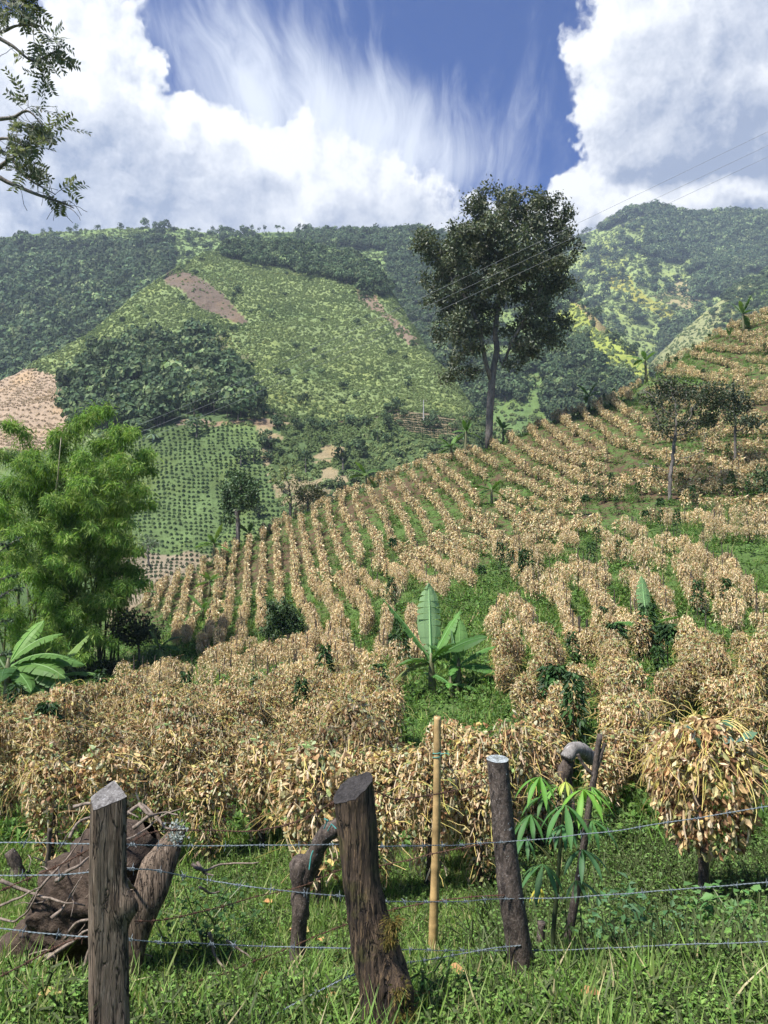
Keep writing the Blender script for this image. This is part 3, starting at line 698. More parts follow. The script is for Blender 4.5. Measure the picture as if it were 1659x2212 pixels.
# ================================================================== FIELD ROWS OF DRIED BEANS
def crop(x0, y0, k, pts): return [(x0 + x * k, y0 + y * k) for (x, y) in pts]
A_ = lambda *p: crop(274.3, 932.6, .3307, p)
B_ = lambda *p: crop(713.2, 877.8, .3307, p)
C_ = lambda *p: crop(1152.0, 630.9, .3055, p)
D_ = lambda *p: crop(1110.3, 1097.2, .3307, p)
ROWS = [
 A_((140,1010),(110,1110)), A_((245,940),(180,1130)), A_((335,900),(250,1180)), A_((420,830),(380,1050),(335,1250),(300,1330)),
 A_((500,800),(480,1000),(450,1150),(380,1330)), A_((580,760),(590,1000),(560,1200),(480,1380)), A_((640,720),(620,900),(600,1050)),
 A_((710,700),(680,930),(665,1130),(600,1350)), A_((800,690),(780,900),(780,1080),(740,1270),(720,1400)),
 A_((890,600),(890,900),(870,1050),(890,1130),(870,1240)), A_((970,600),(985,850),(1000,1080)),
 A_((1050,560),(1090,760),(1105,1000),(1170,1130),(1230,1280),(1220,1360)), A_((1130,540),(1170,760),(1230,1000),(1300,1030),(1360,1130),(1420,1230)),
 A_((1215,490),(1260,720),(1300,900),(1320,970)), A_((1310,450),(1330,590),(1380,720),(1440,870),(1480,950)),
 A_((1320,960),(1400,950),(1480,1040),(1560,1120),(1550,1270)), A_((1390,1240),(1330,1310),(1290,1420)),
 A_((150,940),(250,870),(350,800),(450,740)), A_((880,590),(960,560),(1050,510),(1150,470),(1250,420),(1350,370),(1450,320),(1600,290)),
 B_((75,560),(90,690),(150,780),(200,990)), B_((160,560),(210,710),(300,830),(330,970)), B_((250,520),(310,640),(370,740),(400,850),(460,910)),
 B_((340,500),(430,640),(500,740),(540,850)), B_((440,470),(500,570),(590,680),(650,800)), B_((530,420),(620,530),(720,640),(770,740)),
 B_((620,350),(700,460),(820,560),(880,650),(960,690),(1100,730)), B_((690,330),(800,430),(890,500),(970,600)), B_((820,290),(930,380),(1020,440)),
 B_((1090,620),(1200,690),(1300,700)), B_((870,220),(980,300),(1100,370)), B_((1050,220),(1150,280),(1270,380),(1380,420),(1500,480),(1600,530)),
 B_((1160,170),(1270,250),(1390,330),(1530,370),(1659,420)), B_((1280,110),(1370,190),(1450,270),(1560,310),(1659,330)),
 B_((1360,70),(1480,160),(1600,250),(1700,290)), B_((1450,20),(1580,110),(1659,160)), B_((20,520),(150,490),(300,460),(420,420),(560,360),(700,290),(860,210)),
 B_((30,1100),(140,1150),(230,1270),(220,1420)), B_((100,1040),(220,1090),(330,1160),(440,1230)), B_((280,1000),(420,1060),(480,1130)),
 B_((480,960),(560,1040),(650,1100),(760,1170)), B_((500,900),(620,940),(760,1020),(900,1080),(960,1090)), B_((650,840),(760,900),(870,960),(960,1000)),
 B_((780,800),(900,880),(1050,890),(1130,940),(1280,960),(1390,980)), B_((800,740),(930,750),(1040,790),(1150,850),(1290,880),(1400,900),(1510,910)),
 B_((1150,430),(1270,470),(1400,540),(1520,560),(1659,560)), B_((1110,550),(1250,590),(1400,620),(1659,640)), B_((1300,790),(1450,810),(1659,850)),
 B_((1250,700),(1500,750),(1659,760)), B_((0,1240),(60,1310),(40,1430),(10,1560)), B_((380,1320),(360,1430),(330,1560)), B_((540,1320),(520,1420)), B_((570,1470),(560,1590)), B_((1100,1300),(1060,1400)),
 C_((20,870),(100,930),(200,1010),(320,1110),(450,1130),(560,1140)), C_((150,790),(250,890),(300,970),(420,1020),(530,1110)),
 C_((330,790),(390,880),(480,940),(560,1020),(700,1060),(800,1110)), C_((440,770),(520,860),(620,920),(720,1000)), C_((560,620),(640,680),(700,730)),
 C_((540,720),(620,800),(720,860),(800,900)), C_((0,960),(100,1070),(250,1150),(400,1210),(550,1240)), C_((0,1130),(150,1190),(300,1280),(450,1300),(600,1310),(720,1290)),
 C_((0,1240),(130,1300),(240,1370),(450,1390),(650,1400)), C_((1030,510),(1130,540),(1240,590),(1400,610)), C_((1120,420),(1250,450),(1400,500),(1500,560)),
 C_((870,440),(1000,400),(1130,380),(1300,370),(1480,390),(1720,380)), C_((1230,270),(1400,280),(1540,330),(1720,330)), C_((1380,220),(1540,200),(1720,160)),
 C_((1500,140),(1720,110)), C_((1580,720),(1720,700)), C_((1580,840),(1720,880)), C_((900,720),(1100,720),(1300,650)), C_((1280,950),(1500,960),(1720,980)),
 C_((1230,1040),(1450,1080),(1720,1060)), C_((1440,1130),(1720,1150)), C_((960,880),(1200,870)), C_((130,800),(260,770),(420,740),(560,620),(700,560),(760,560)),
 C_((1420,600),(1560,620),(1720,600)), C_((1500,450),(1720,470)), C_((850,1010),(1000,1000),(1200,960)), C_((800,1110),(950,1130),(1200,1150)), C_((760,1280),(900,1260),(1100,1240)),
 C_((1250,1330),(1400,1290),(1500,1280)), C_((1250,1180),(1400,1200),(1700,1210)),
 D_((30,60),(200,40),(400,80),(560,90)), D_((0,110),(150,140),(300,150),(440,180)), D_((0,200),(130,220),(300,250)), D_((0,300),(180,320)), D_((680,90),(780,110),(860,160)),
 D_((600,260),(720,280),(880,300),(1000,330),(1100,370),(1150,480),(1220,570),(1290,600)), D_((960,190),(1100,220),(1230,310),(1340,280),(1430,360),(1500,470),(1560,560),(1720,600)),
 D_((400,320),(520,370),(640,420),(760,430),(820,500),(830,610)), D_((230,400),(360,420),(460,430),(540,540),(590,640),(560,720),(640,780)),
 D_((70,430),(140,490),(260,490),(320,560),(360,680),(390,790),(470,850)), D_((0,600),(60,640),(130,760),(200,880),(270,960),(200,1050),(100,1130),(0,1200)),
 D_((420,820),(560,870),(640,950),(690,1060)), D_((700,760),(830,800),(850,880)), D_((930,830),(1050,850),(1140,900),(1190,1000)),
 D_((1190,1040),(1050,1110),(950,1190),(860,1280),(780,1400),(650,1540),(560,1659)), D_((400,1150),(550,1120),(680,1060)),
 D_((1720,860),(1600,1000),(1540,1090),(1450,1190),(1520,1290)), D_((1340,650),(1500,700),(1720,760)), D_((1050,730),(1200,780),(1350,860)),
 D_((1720,130),(1500,120),(1350,130),(1200,170)), D_((1000,60),(1200,30),(1350,80),(1500,90),(1720,50)), D_((300,1300),(220,1440),(120,1600)),
 D_((0,760),(-60,850),(-100,950)), D_((0,880),(-40,1000),(-150,1100)), D_((1600,1350),(1720,1250)),
 A_((800,1360),(870,1350)), A_((860,1440),(1000,1390),(1130,1410),(1190,1320)), A_((960,1560),(1100,1530),(1250,1460),(1320,1480),(1400,1400),(1500,1390)), A_((700,1390),(590,1420),(480,1440)),
 A_((1530,1450),(1420,1500),(1340,1590)),
]
for v0, u0 in [(712,1590),(745,1540),(800,1440),(835,1400),(862,1420),(890,1520),(925,1400),(955,1530),(985,1440),(1015,1370),(1045,1390),(1075,1480),(1100,1390)]:
    ROWS.append([(u0, v0), (u0 + (1720 - u0) * .35, v0 + 6 + rng.normal() * 3), (u0 + (1720 - u0) * .7, v0 - 2 + rng.normal() * 5), (1730, v0 - 8)])
ROWS += [D_((560,160),(700,200),(860,220),(960,260)), D_((1200,400),(1300,470),(1400,560),(1480,640)), D_((880,440),(960,520),(1000,640)), D_((0,380),(120,400),(220,380)), D_((640,620),(760,660),(860,700)), D_((1560,650),(1720,700)), D_((1450,850),(1600,880),(1720,960)), D_((1250,980),(1330,1060),(1300,1180)), D_((740,1180),(680,1290),(600,1400)), D_((1180,240),(1300,360),(1400,450))]
PLANTS = []                                             # x, y, heading, size
for row in ROWS:
    q = catmull(np.array(row), max(8, len(row) * 8)) if len(row) > 2 else np.array(row)[0] + np.linspace(0, 1, 12)[:, None] * (np.array(row)[1] - np.array(row)[0])
    g, ok = cast(q[:, 0], q[:, 1], .80); g = g[ok]
    if len(g) < 2: continue
    # break where the row jumps behind a rise
    seg = np.linalg.norm(np.diff(g[:, :2], axis=0), axis=1); s = np.concatenate([[0], np.cumsum(np.minimum(seg, 3.0))])
    jump = np.concatenate([[False], seg > 3.5])
    n = max(2, int(s[-1] / 0.46)); t = (np.arange(n) + rng.uniform(-.2, .2, n)) / n * s[-1]
    for a in t:
        k = min(np.searchsorted(s, a), len(g) - 1)
        if jump[k]: continue
        f = (a - s[k - 1]) / max(s[k] - s[k - 1], 1e-6) if k else 0
        p = g[k - 1] + (g[k] - g[k - 1]) * np.clip(f, 0, 1) if k else g[0]
        dv = g[min(k, len(g) - 1)] - g[max(k - 1, 0)]
        if rng.random() < .035: continue
        PLANTS.append((p[0] + rng.normal() * .06, p[1] + rng.normal() * .06, math.atan2(dv[1], dv[0]), rng.uniform(.85, 1.15)))
# the dense rows that cross the left foreground, one behind the other
for k, y0 in enumerate(np.concatenate([np.arange(6.3, 17, 1.15), np.arange(17.2, 31, 1.6)])):
    x0, x1 = -.62 * y0 - 1, .03 * y0 + .2
    if y0 < 9.5: x1 = .20 * y0
    if y0 > 17: x0 = -.50 * y0 ; x1 = .03 * y0
    if y0 > 24: x0 = -.33 * y0 ; x1 = -.05 * y0
    for x in np.arange(x0, x1, .44):
        y = y0 + .5 * math.sin(x * .35 + k) + .12 * x + rng.normal() * .1
        p = to_px(np.array([x, y, gz(x, y) + .8]))
        if rng.random() < .20: continue
        PLANTS.append((x, y, .1 + rng.normal() * .2, rng.uniform(.8, 1.12)))
PLANTS = np.array(PLANTS)
# right foreground rows near the fence
extra = [(3.1, 8.6), (3.0, 8.1), (3.25, 9.1), (.9, 7.4), (1.25, 7.6), (1.6, 7.9), (.5, 7.2), (1.05, 8.2), (4.5, 7.9), (4.7, 8.4), (4.9, 8.9)]
PLANTS = np.concatenate([PLANTS, [(x, y, .9, rng.uniform(.95, 1.12)) for x, y in extra]])
# keep the plants apart a little, keep the uprooted stump and the fence clear
keep = np.ones(len(PLANTS), bool)
cell = {}
for i, (x, y, h, s) in enumerate(PLANTS):
    c = (int(x / .36), int(y / .36))
    if c in cell or (y < 6.0 and x < 2.5): keep[i] = False
    else: cell[c] = i
PLANTS = PLANTS[keep]
PZ = hgt(PLANTS[:, 0], PLANTS[:, 1])
PP = to_px(np.column_stack([PLANTS[:, 0], PLANTS[:, 1], PZ + .8]))
topv = PP[:, 1]
hide = ((PP[:, 0] > 870) & (PP[:, 0] < 1050) & (PP[:, 2] < 19.2) & (PP[:, 1] < 1530)) | ((PP[:, 0] > 1340) & (PP[:, 0] < 1470) & (PP[:, 2] < 20) & (PP[:, 1] < 1415))
vis = ~hide & (PP[:, 0] > -60) & (PP[:, 0] < 1720) & (PP[:, 2] > 3)
PLANTS, PZ, PP = PLANTS[vis], PZ[vis], PP[vis]
print('bean plants', len(PLANTS))

DRYN = [(.52, .38, .19), (.58, .45, .25), (.42, .27, .13), (.29, .165, .08), (.17, .10, .055), (.54, .44, .17), (.34, .33, .15), (.66, .53, .33)]
DRY = [(.66, .53, .30), (.72, .60, .37), (.56, .41, .21), (.45, .28, .13), (.27, .16, .08), (.65, .55, .26), (.47, .42, .23), (.78, .67, .45)]
PODC = [(.76, .61, .40), (.82, .69, .47), (.66, .48, .27), (.74, .57, .33)]
STEMC = [(.58, .46, .15), (.50, .44, .12), (.46, .30, .14), (.62, .50, .2)]
GREYG = [(.33, .36, .20), (.25, .32, .12), (.42, .42, .26)]
def bean_mass(r, n):
    """points of a drooping heap of dried vines, 1.5 m high, long along x"""
    t = r.random(n); z = .45 + 1.05 * np.sqrt(t) * 1.0
    z = np.where(r.random(n) < .25, r.uniform(.25, 1.2, n), z)
    rad = np.interp(z, [.2, .5, .9, 1.25, 1.42, 1.55], [.09, .17, .25, .27, .20, .05]); a = r.random(n) * 2 * math.pi; q = np.sqrt(r.uniform(.25, 1, n))
    return np.stack([rad * q * np.cos(a) * 1.15, rad * q * np.sin(a) * .95, z + .05 * r.normal(size=n)], -1)
def bean_meshes(seed, n_leaf, n_pod, n_stem, ls, lod):
    r = np.random.default_rng(seed); mb = MB()
    O = bean_mass(r, n_leaf); D = norm(np.array([0, 0, -1.0]) + r.normal(size=(n_leaf, 3)) * .75 + norm(O * [1, 1, 0]) * .25)
    X, Y, Z = frames(D, rdir(n_leaf, r)); L = r.uniform(.45, 1.5, (n_leaf, 1)) * ls
    col = pick(DRYN if lod == 0 else DRY, n_leaf, .2, r); g = r.random(n_leaf) < (.20 if lod == 0 else .10); col[g] = pick(GREYG, g.sum(), .2, r)
    if lod == 0: stamp(mb, CRUMP_V, None, CRUMP_T, O, X * L, Y * L * r.uniform(.3, .75, (n_leaf, 1)), Z * L * .8, col)
    else: stamp(mb, QUAD_V, QUAD_Q, None, O, X * L, Y * L * (.40 if lod == 1 else .36), Z * L, col)
    O = bean_mass(r, n_pod); rr = norm(O * [1, 1, 0]); O = O + rr * .05
    D = norm(np.array([0, 0, -1.0]) + r.normal(size=(n_pod, 3)) * .22); X, Y, Z = frames(D, rdir(n_pod, r))
    L = r.uniform(.10, .15, (n_pod, 1)) * (1 if lod == 0 else 1.35)
    if lod < 2: stamp(mb, POD[0], POD[1], POD[2], O, X * L, Y * L * .13, Z * L * .13, pick(PODC, n_pod, .12, r)) if lod == 0 else stamp(mb, QUAD_V, QUAD_Q, None, O, X * L * 1.2, Y * L * .2, Z * L * .2, pick(PODC, n_pod, .12, r))
    for k in range(n_stem):
        p = bean_mass(r, 1)[0]; d = norm(np.array([r.normal() * .7, r.normal() * .7, r.normal() * .5 + .2])); pts = [p]
        for j in range(4):
            d = norm(d + np.array([0, 0, -.38]) + r.normal(size=3) * .28); pts.append(pts[-1] + d * r.uniform(.06, .12))
        tube(mb, pts, .0032 if lod == 0 else .005, 3, pick(STEMC, 1, .2, r)[0], cap=False)
    return mb.mesh('dried_foliage', M['dry'])
def stake_mesh(seed, sides=6):
    r = np.random.default_rng(seed); mb = MB()
    pts = [np.array([0, 0, -.1]) + np.array([r.normal() * .015, r.normal() * .015, 1]) * k * np.array([1, 1, 1]) for k in np.linspace(0, 1.5 + r.random() * .12, 6)]
    tube(mb, pts, np.linspace(.026, .018, 6), sides)
    for k in range(5):                                          # bare vine stems twisting up the stake
        a0 = r.random() * 6.28; zz = np.linspace(0, 1.1, 9); rad = .035 + .05 * r.random() * (1 - zz / 1.4)
        tube(mb, np.stack([rad * np.cos(a0 + zz * 5), rad * np.sin(a0 + zz * 5), zz - .03], -1), .006, 3, cap=False)
    return mb.mesh('stake', M['stake'])
BN = [bean_meshes(100 + k, 1150, 150, 75, .060, 0) for k in range(6)]
BM = [bean_meshes(120 + k, 420, 90, 20, .10, 1) for k in range(5)]
BF = [bean_meshes(140 + k, 150, 0, 0, .20, 2) for k in range(5)]
ST = [stake_mesh(160 + k) for k in range(3)]

order = np.argsort(PP[:, 2]); near = order[:290]; rest = order[290:]
def bean_label(u, d):
    side = 'behind the left fence post' if u < 450 else 'behind the middle fence post' if u < 880 else 'behind the lichen-capped post' if u < 1250 else 'at the right edge'
    return ('dried tan bean plant in the front row ' if d < 8.6 else 'dried tan bean plant in the second band of rows ' if d < 12 else 'dried tan bean plant deeper in the near rows ') + side
for k, i in enumerate(near):
    x, y, h, s = PLANTS[i]
    bl = bean_label(PP[i, 0], PP[i, 2]); o = empty('bean_plant', (x, y, PZ[i]), bl, 'bean plant', bl.replace('dried tan bean plant', 'dried bean plants'), h + (math.pi if k % 2 else 0))
    hh = rng.uniform(.52, .84); o.scale = (s * rng.uniform(.7, 1.0), s * rng.uniform(.7, .95), s * hh)
    c = bpy.data.objects.new('dried_foliage', BN[k % 6]); COL.objects.link(c); c.parent = o
    c.rotation_euler = (0, 0, rng.uniform(-.35, .35))
    c = bpy.data.objects.new('stake', ST[k % 3]); COL.objects.link(c); c.parent = o
n = len(rest); dd = PP[rest, 2]
idx = np.where(dd < 42, rng.integers(0, 5, n), 5 + rng.integers(0, 5, n))
fl = rng.integers(0, 2, n) * math.pi
gn_scatter('dried_bean_rows', np.column_stack([PLANTS[rest, 0], PLANTS[rest, 1], PZ[rest]]),
    np.column_stack([rng.normal(0, .06, n), rng.normal(0, .06, n), PLANTS[rest, 2] + fl]),
    np.column_stack([PLANTS[rest, 3] * np.where(dd < 42, .85, .95), PLANTS[rest, 3] * rng.uniform(.62, .88, n), PLANTS[rest, 3] * rng.uniform(.50, .78, n)]), idx, BM + BF,
    'long rows of dried tan bean plants climbing the hill field', cat='bean rows')
m = rng.random(n) < .5
gn_scatter('bean_stakes', np.column_stack([PLANTS[rest, 0], PLANTS[rest, 1], PZ[rest]])[m], np.column_stack([rng.normal(0, .05, n), rng.normal(0, .05, n), fl])[m], np.full(m.sum(), .85), rng.integers(0, 3, m.sum()), ST,
    'thin wooden stakes standing in the far bean rows', cat='stakes')

# one big heap of pods nearest the fence on the right
def big_bean():
    r = np.random.default_rng(5); b, _ = cast([1520], [2000]); b = b[0]
    o = empty('bean_plant', tuple(b), 'big heap of dried bean pods on a mossy stake just behind the right-hand fence wires', 'bean plant')
    mb = MB(); tube(mb, np.array([[0, 0, -.1], [.01, 0, .5], [-.015, .02, 1.0], [.03, .02, 1.45]]), [.042, .038, .034, .028], 9, noise=.3, seed=3, nscale=20)
    mb.obj('stake', M['barkpost'], o, True)
    mb = MB(); n = 2600
    t = r.random(n); z = .62 + .98 * t ** .75; rad = np.interp(z, [.5, .8, 1.1, 1.35, 1.5, 1.62], [.20, .33, .42, .40, .27, .05]); a = r.random(n) * 6.283; q = np.sqrt(r.uniform(.3, 1, n))
    O = np.stack([rad * q * np.cos(a) + .04, rad * q * np.sin(a), z], -1); D = norm(np.array([0, 0, -1.0]) + r.normal(size=(n, 3)) * .6 + norm(O * [1, 1, 0]) * .3)
    X, Y, Z = frames(D, rdir(n, r)); L = r.uniform(.03, .085, (n, 1)); stamp(mb, CRUMP_V, None, CRUMP_T, O, X * L, Y * L * r.uniform(.3, .7, (n, 1)), Z * L * .8, pick(DRYN, n, .25, r))
    for k in range(150):
        a = r.random() * 6.28; z0 = r.uniform(1.2, 1.6); rr_ = np.interp(z0, [1.2, 1.6], [.36, .08]); p = np.array([rr_ * math.cos(a) + .04, rr_ * math.sin(a), z0]); d = norm(np.array([math.cos(a) + r.normal() * .5, math.sin(a) + r.normal() * .5, .3 + r.normal() * .3])); pts = [p]
        for j in range(6): d = norm(d + np.array([0, 0, -.33]) + r.normal(size=3) * .25); pts.append(pts[-1] + d * .07)
        tube(mb, pts, .0028, 3, pick(STEMC, 1, .2, r)[0], cap=False)
    mb.obj('dried_foliage', M['dry'], o)
    mb = MB(); n = 60; a = r.random(n) * 6.28; z = r.uniform(.8, 1.55, n); rad = np.interp(z, [.8, 1.2, 1.55], [.3, .42, .25]) * 1.05
    O = np.stack([rad * np.cos(a) + .04, rad * np.sin(a), z], -1); X, Y, Z = frames(norm(np.array([0, 0, -1.0]) + r.normal(size=(n, 3)) * .2), rdir(n, r)); L = r.uniform(.10, .15, (n, 1))
    stamp(mb, *POD, O, X * L, Y * L * .15, Z * L * .15, pick(PODC, n, .1, r)); mb.obj('pods', M['dry'], o)['kind'] = 'stuff'
    mb = MB(); n = 7; O = np.array([.05, -.2, 1.5]) + r.normal(size=(n, 3)) * [.14, .08, .05]; X, Y, Z = frames(norm(r.normal(size=(n, 3)) + [0, -.5, -.4]), np.array([0, -.6, 1.0]) + r.normal(size=(n, 3)) * .2)
    stamp(mb, LEAF_V, None, LEAF_T, O, X * .13, Y * .09, Z * .08, pick([(.12, .22, .18), (.10, .20, .11)], n, .15, r)); mb.obj('green_leaves', M['leaf'], o)['kind'] = 'stuff'
big_bean()

# ================================================================== GROUND COVER (grass, weeds)
GR = [(.14, .25, .05), (.19, .31, .065), (.25, .37, .09), (.12, .21, .05), (.30, .36, .13)]
def grass_tuft(seed, n, h, w, spread, cols, straw=.06):
    r = np.random.default_rng(seed); mb = MB(); a = r.random(n) * 6.28; q = np.sqrt(r.random(n)) * spread
    O = np.stack([q * np.cos(a), q * np.sin(a), np.full(n, -.01)], -1); D = norm(np.stack([r.normal(size=n) * .5, r.normal(size=n) * .5, np.ones(n)], -1))
    X, Y, Z = frames(D, rdir(n, r)); L = r.uniform(.5, 1.2, (n, 1)) * h; c = pick(cols, n, .2, r); s = r.random(n) < straw; c[s] = pick([(.45, .38, .2)], s.sum(), .2, r)
    stamp(mb, BLADE_V, BLADE_Q, BLADE_T, O, X * L, Y * w * r.uniform(.7, 1.3, (n, 1)), Z * L, c); return mb.mesh('grass', M['grass'])
def weed(seed, n, h, ls, spread, cols):
    r = np.random.default_rng(seed); mb = MB(); ns = max(3, n // 7)
    for k in range(ns):
        a = r.random() * 6.28; q = math.sqrt(r.random()) * spread; b = np.array([q * math.cos(a), q * math.sin(a), -.02]); tip = b + np.array([r.normal() * .3 * h, r.normal() * .3 * h, h * r.uniform(.5, 1.1)])
        tube(mb, [b, (b + tip) / 2 + r.normal(size=3) * .02, tip], .0035, 3, (.1, .13, .05), cap=False)
        m = n // ns; t = r.uniform(.15, 1, m)[:, None]; O = b + (tip - b) * t; D = norm(r.normal(size=(m, 3)) * [1, 1, .45] + [0, 0, .1]); X, Y, Z = frames(D, np.array([0, 0, 1.0]) + r.normal(size=(m, 3)) * .3)
        L = r.uniform(.6, 1.2, (m, 1)) * ls; stamp(mb, LEAF_V, None, LEAF_T, O, X * L, Y * L * .62, Z * L * .8, pick(cols, m, .25, r))
    return mb.mesh('weed', M['grass'])
GT = [grass_tuft(200 + k, 64, .065, .0045, .16, GR, .12) for k in range(4)]
GTL = [grass_tuft(205 + k, 22, .22, .008, .12, GR, .12) for k in range(2)]
WD = [weed(210 + k, 110, .07, .019, .17, [(.12, .22, .045), (.16, .27, .06), (.20, .33, .08)]) for k in range(4)] + [weed(215 + k, 110, .22, .03, .17, [(.10, .18, .04), (.13, .23, .05), (.16, .25, .075)]) for k in range(3)]
WF = [weed(220 + k, 60, .30, .09, .33, [(.075, .15, .035), (.11, .21, .05), (.15, .26, .06)]) for k in range(4)] + [grass_tuft(226 + k, 34, .34, .022, .33, GR, .12) for k in range(2)]
def polar(n, d0, d1, r):
    d = np.exp(r.uniform(math.log(d0), math.log(d1), n)); x = d * r.uniform(-.56, .56, n); return x, d
def scatter_ground():
    r = np.random.default_rng(31)
    n = 12000; d = np.sqrt(r.uniform(2.2 ** 2, 8.5 ** 2, n)); x = d * r.uniform(-.56, .56, n); pn = fbm(np.stack([x * .9, d * .9, 0 * x], -1), 3, 8)
    idx = np.where(r.random(n) < .60 + pn, r.integers(0, 4, n), np.where(r.random(n) < .08, 4 + r.integers(0, 2, n), 6 + r.integers(0, 4, n)))
    tall = (r.random(n) < .30) & (d > 3.7) & (x > .14 * d); idx[tall] = 10 + r.integers(0, 3, tall.sum())
    gn_scatter('grass', np.column_stack([x, d, hgt(x, d)]), np.column_stack([r.normal(0, .12, n), r.normal(0, .12, n), r.random(n) * 6.28]), r.uniform(.7, 1.35, n), idx, GT + GTL + WD, 'short green grass and weeds around the fence', cat='grass')
    n = 10000; d = np.exp(r.uniform(math.log(8), math.log(46), n)); x = d * r.uniform(-.56, .56, n); pn = fbm(np.stack([x * .25, d * .25, 0 * x], -1), 3, 9); k = r.random(n) < np.clip(.75 + pn, .25, 1) * np.clip(1.2 - (d - 20) / 60, .5, 1); x, d = x[k], d[k]; n = len(x)
    gn_scatter('weeds', np.column_stack([x, d, hgt(x, d)]), np.column_stack([r.normal(0, .1, n), r.normal(0, .1, n), r.random(n) * 6.28]), r.uniform(.7, 1.4, n) * np.where((x < 0) & (d < 24) & (d > 11), 1.6, 1.0) * np.clip(d / 18, .8, 1.3), r.integers(0, 6, n), WF, 'green weeds growing between the bean rows', cat='weeds')
    n = 15000; d = np.sqrt(r.uniform(42 ** 2, 112 ** 2, n)); x = d * r.uniform(-.56, .56, n); pn = fbm(np.stack([x * .12, d * .12, 0 * x], -1), 3, 9); k = r.random(n) < np.clip(.55 + 1.3 * pn, .12, 1); x, d = x[k], d[k]; n = len(x)
    gn_scatter('undergrowth', np.column_stack([x, d, hgt(x, d)]), np.column_stack([r.normal(0, .1, n), r.normal(0, .1, n), r.random(n) * 6.28]), r.uniform(.8, 1.5, n), r.integers(0, 4, n), WF[:4], 'low green seedlings and weeds between the upper rows', cat='weeds')
scatter_ground()
# ================================================================== TREES
def colonize(seg_pts, attr, step, infl, kill, iters=90, par0=None):
    """space colonisation: grows from the given trunk nodes to the attractors; returns nodes, parents"""
    N = [np.array(p, float) for p in seg_pts]; par = list(par0) if par0 is not None else [-1] + list(range(len(N) - 1)); A = np.array(attr, float)
    alive = np.ones(len(A), bool)
    for it in range(iters):
        if not alive.any(): break
        NN = np.array(N); a = A[alive]
        d2 = ((a ** 2).sum(1)[:, None] + (NN ** 2).sum(1)[None] - 2 * a @ NN.T); near_ = d2.argmin(1); dm = np.sqrt(np.maximum(d2[np.arange(len(a)), near_], 0))
        ok = dm < infl
        if not ok.any(): break
        new = []
        for k in np.unique(near_[ok]):
            v = norm(norm(a[ok & (near_ == k)] - NN[k]).sum(0) + np.array([0, 0, .12])); new.append((k, NN[k] + v * step))
        c0 = len(N)
        for k, p in new:
            if min(((p - q) ** 2).sum() for q in NN[[k]]) < 1e-6: continue
            N.append(p); par.append(int(k))
        NB = np.array(N[c0:])
        if not len(NB): break
        dd = np.sqrt(((A[:, None] - NB[None]) ** 2).sum(-1)).min(1); alive &= dd > kill
    return np.array(N), np.array(par)
def branch_mesh(mb, N, par, r_tip, r_base, expo=2.3, sides_big=9, wig=0.0, seed=0):
    n = len(N); ch = [[] for _ in range(n)]
    for i, p in enumerate(par):
        if p >= 0: ch[p].append(i)
    rad = np.zeros(n)
    for i in range(n - 1, -1, -1):
        rad[i] = max(r_tip, (sum(rad[c] ** expo for c in ch[i])) ** (1 / expo)) if ch[i] else r_tip
    rad *= 1.0; k = r_base / rad[0]; rad = r_tip + (rad - r_tip) * ((r_base - r_tip) / max(rad[0] - r_tip, 1e-6))
    rng2 = np.random.default_rng(seed); Nw = N + rng2.normal(size=N.shape) * wig * (np.arange(n) > 3)[:, None]
    done = set()
    stack = [0]; first = True
    while stack:
        s = stack.pop(); chain = [s] if par[s] < 0 else [par[s], s]; i = s
        while ch[i]:
            nx = max(ch[i], key=lambda c: rad[c])
            for c in ch[i]:
                if c != nx: stack.append(c)
            chain.append(nx); i = nx
        if len(chain) > 1:
            P = Nw[chain]; rr = rad[chain].copy()
            if par[s] >= 0: rr[0] = min(rr[0], rr[1] * 1.15)
            big = rr.max() > r_base * .3
            tube(mb, P, rr, sides_big if big else (5 if rr.max() > r_tip * 2.5 else 3), cap=big)
    leafs = [i for i in range(n) if not ch[i]]
    return Nw, leafs, rad
def lobes_points(lobes, n, r, hollow=.35):
    """lobes: (centre, radii); points denser to the shell"""
    vol = np.array([np.prod(b) for _, b in lobes]) ** .75; k = r.choice(len(lobes), n, p=vol / vol.sum())
    C = np.array([c for c, _ in lobes])[k]; B = np.array([b for _, b in lobes])[k]
    return C + rdir(n, r) * B * (r.uniform(hollow, 1, (n, 1)) ** .6)
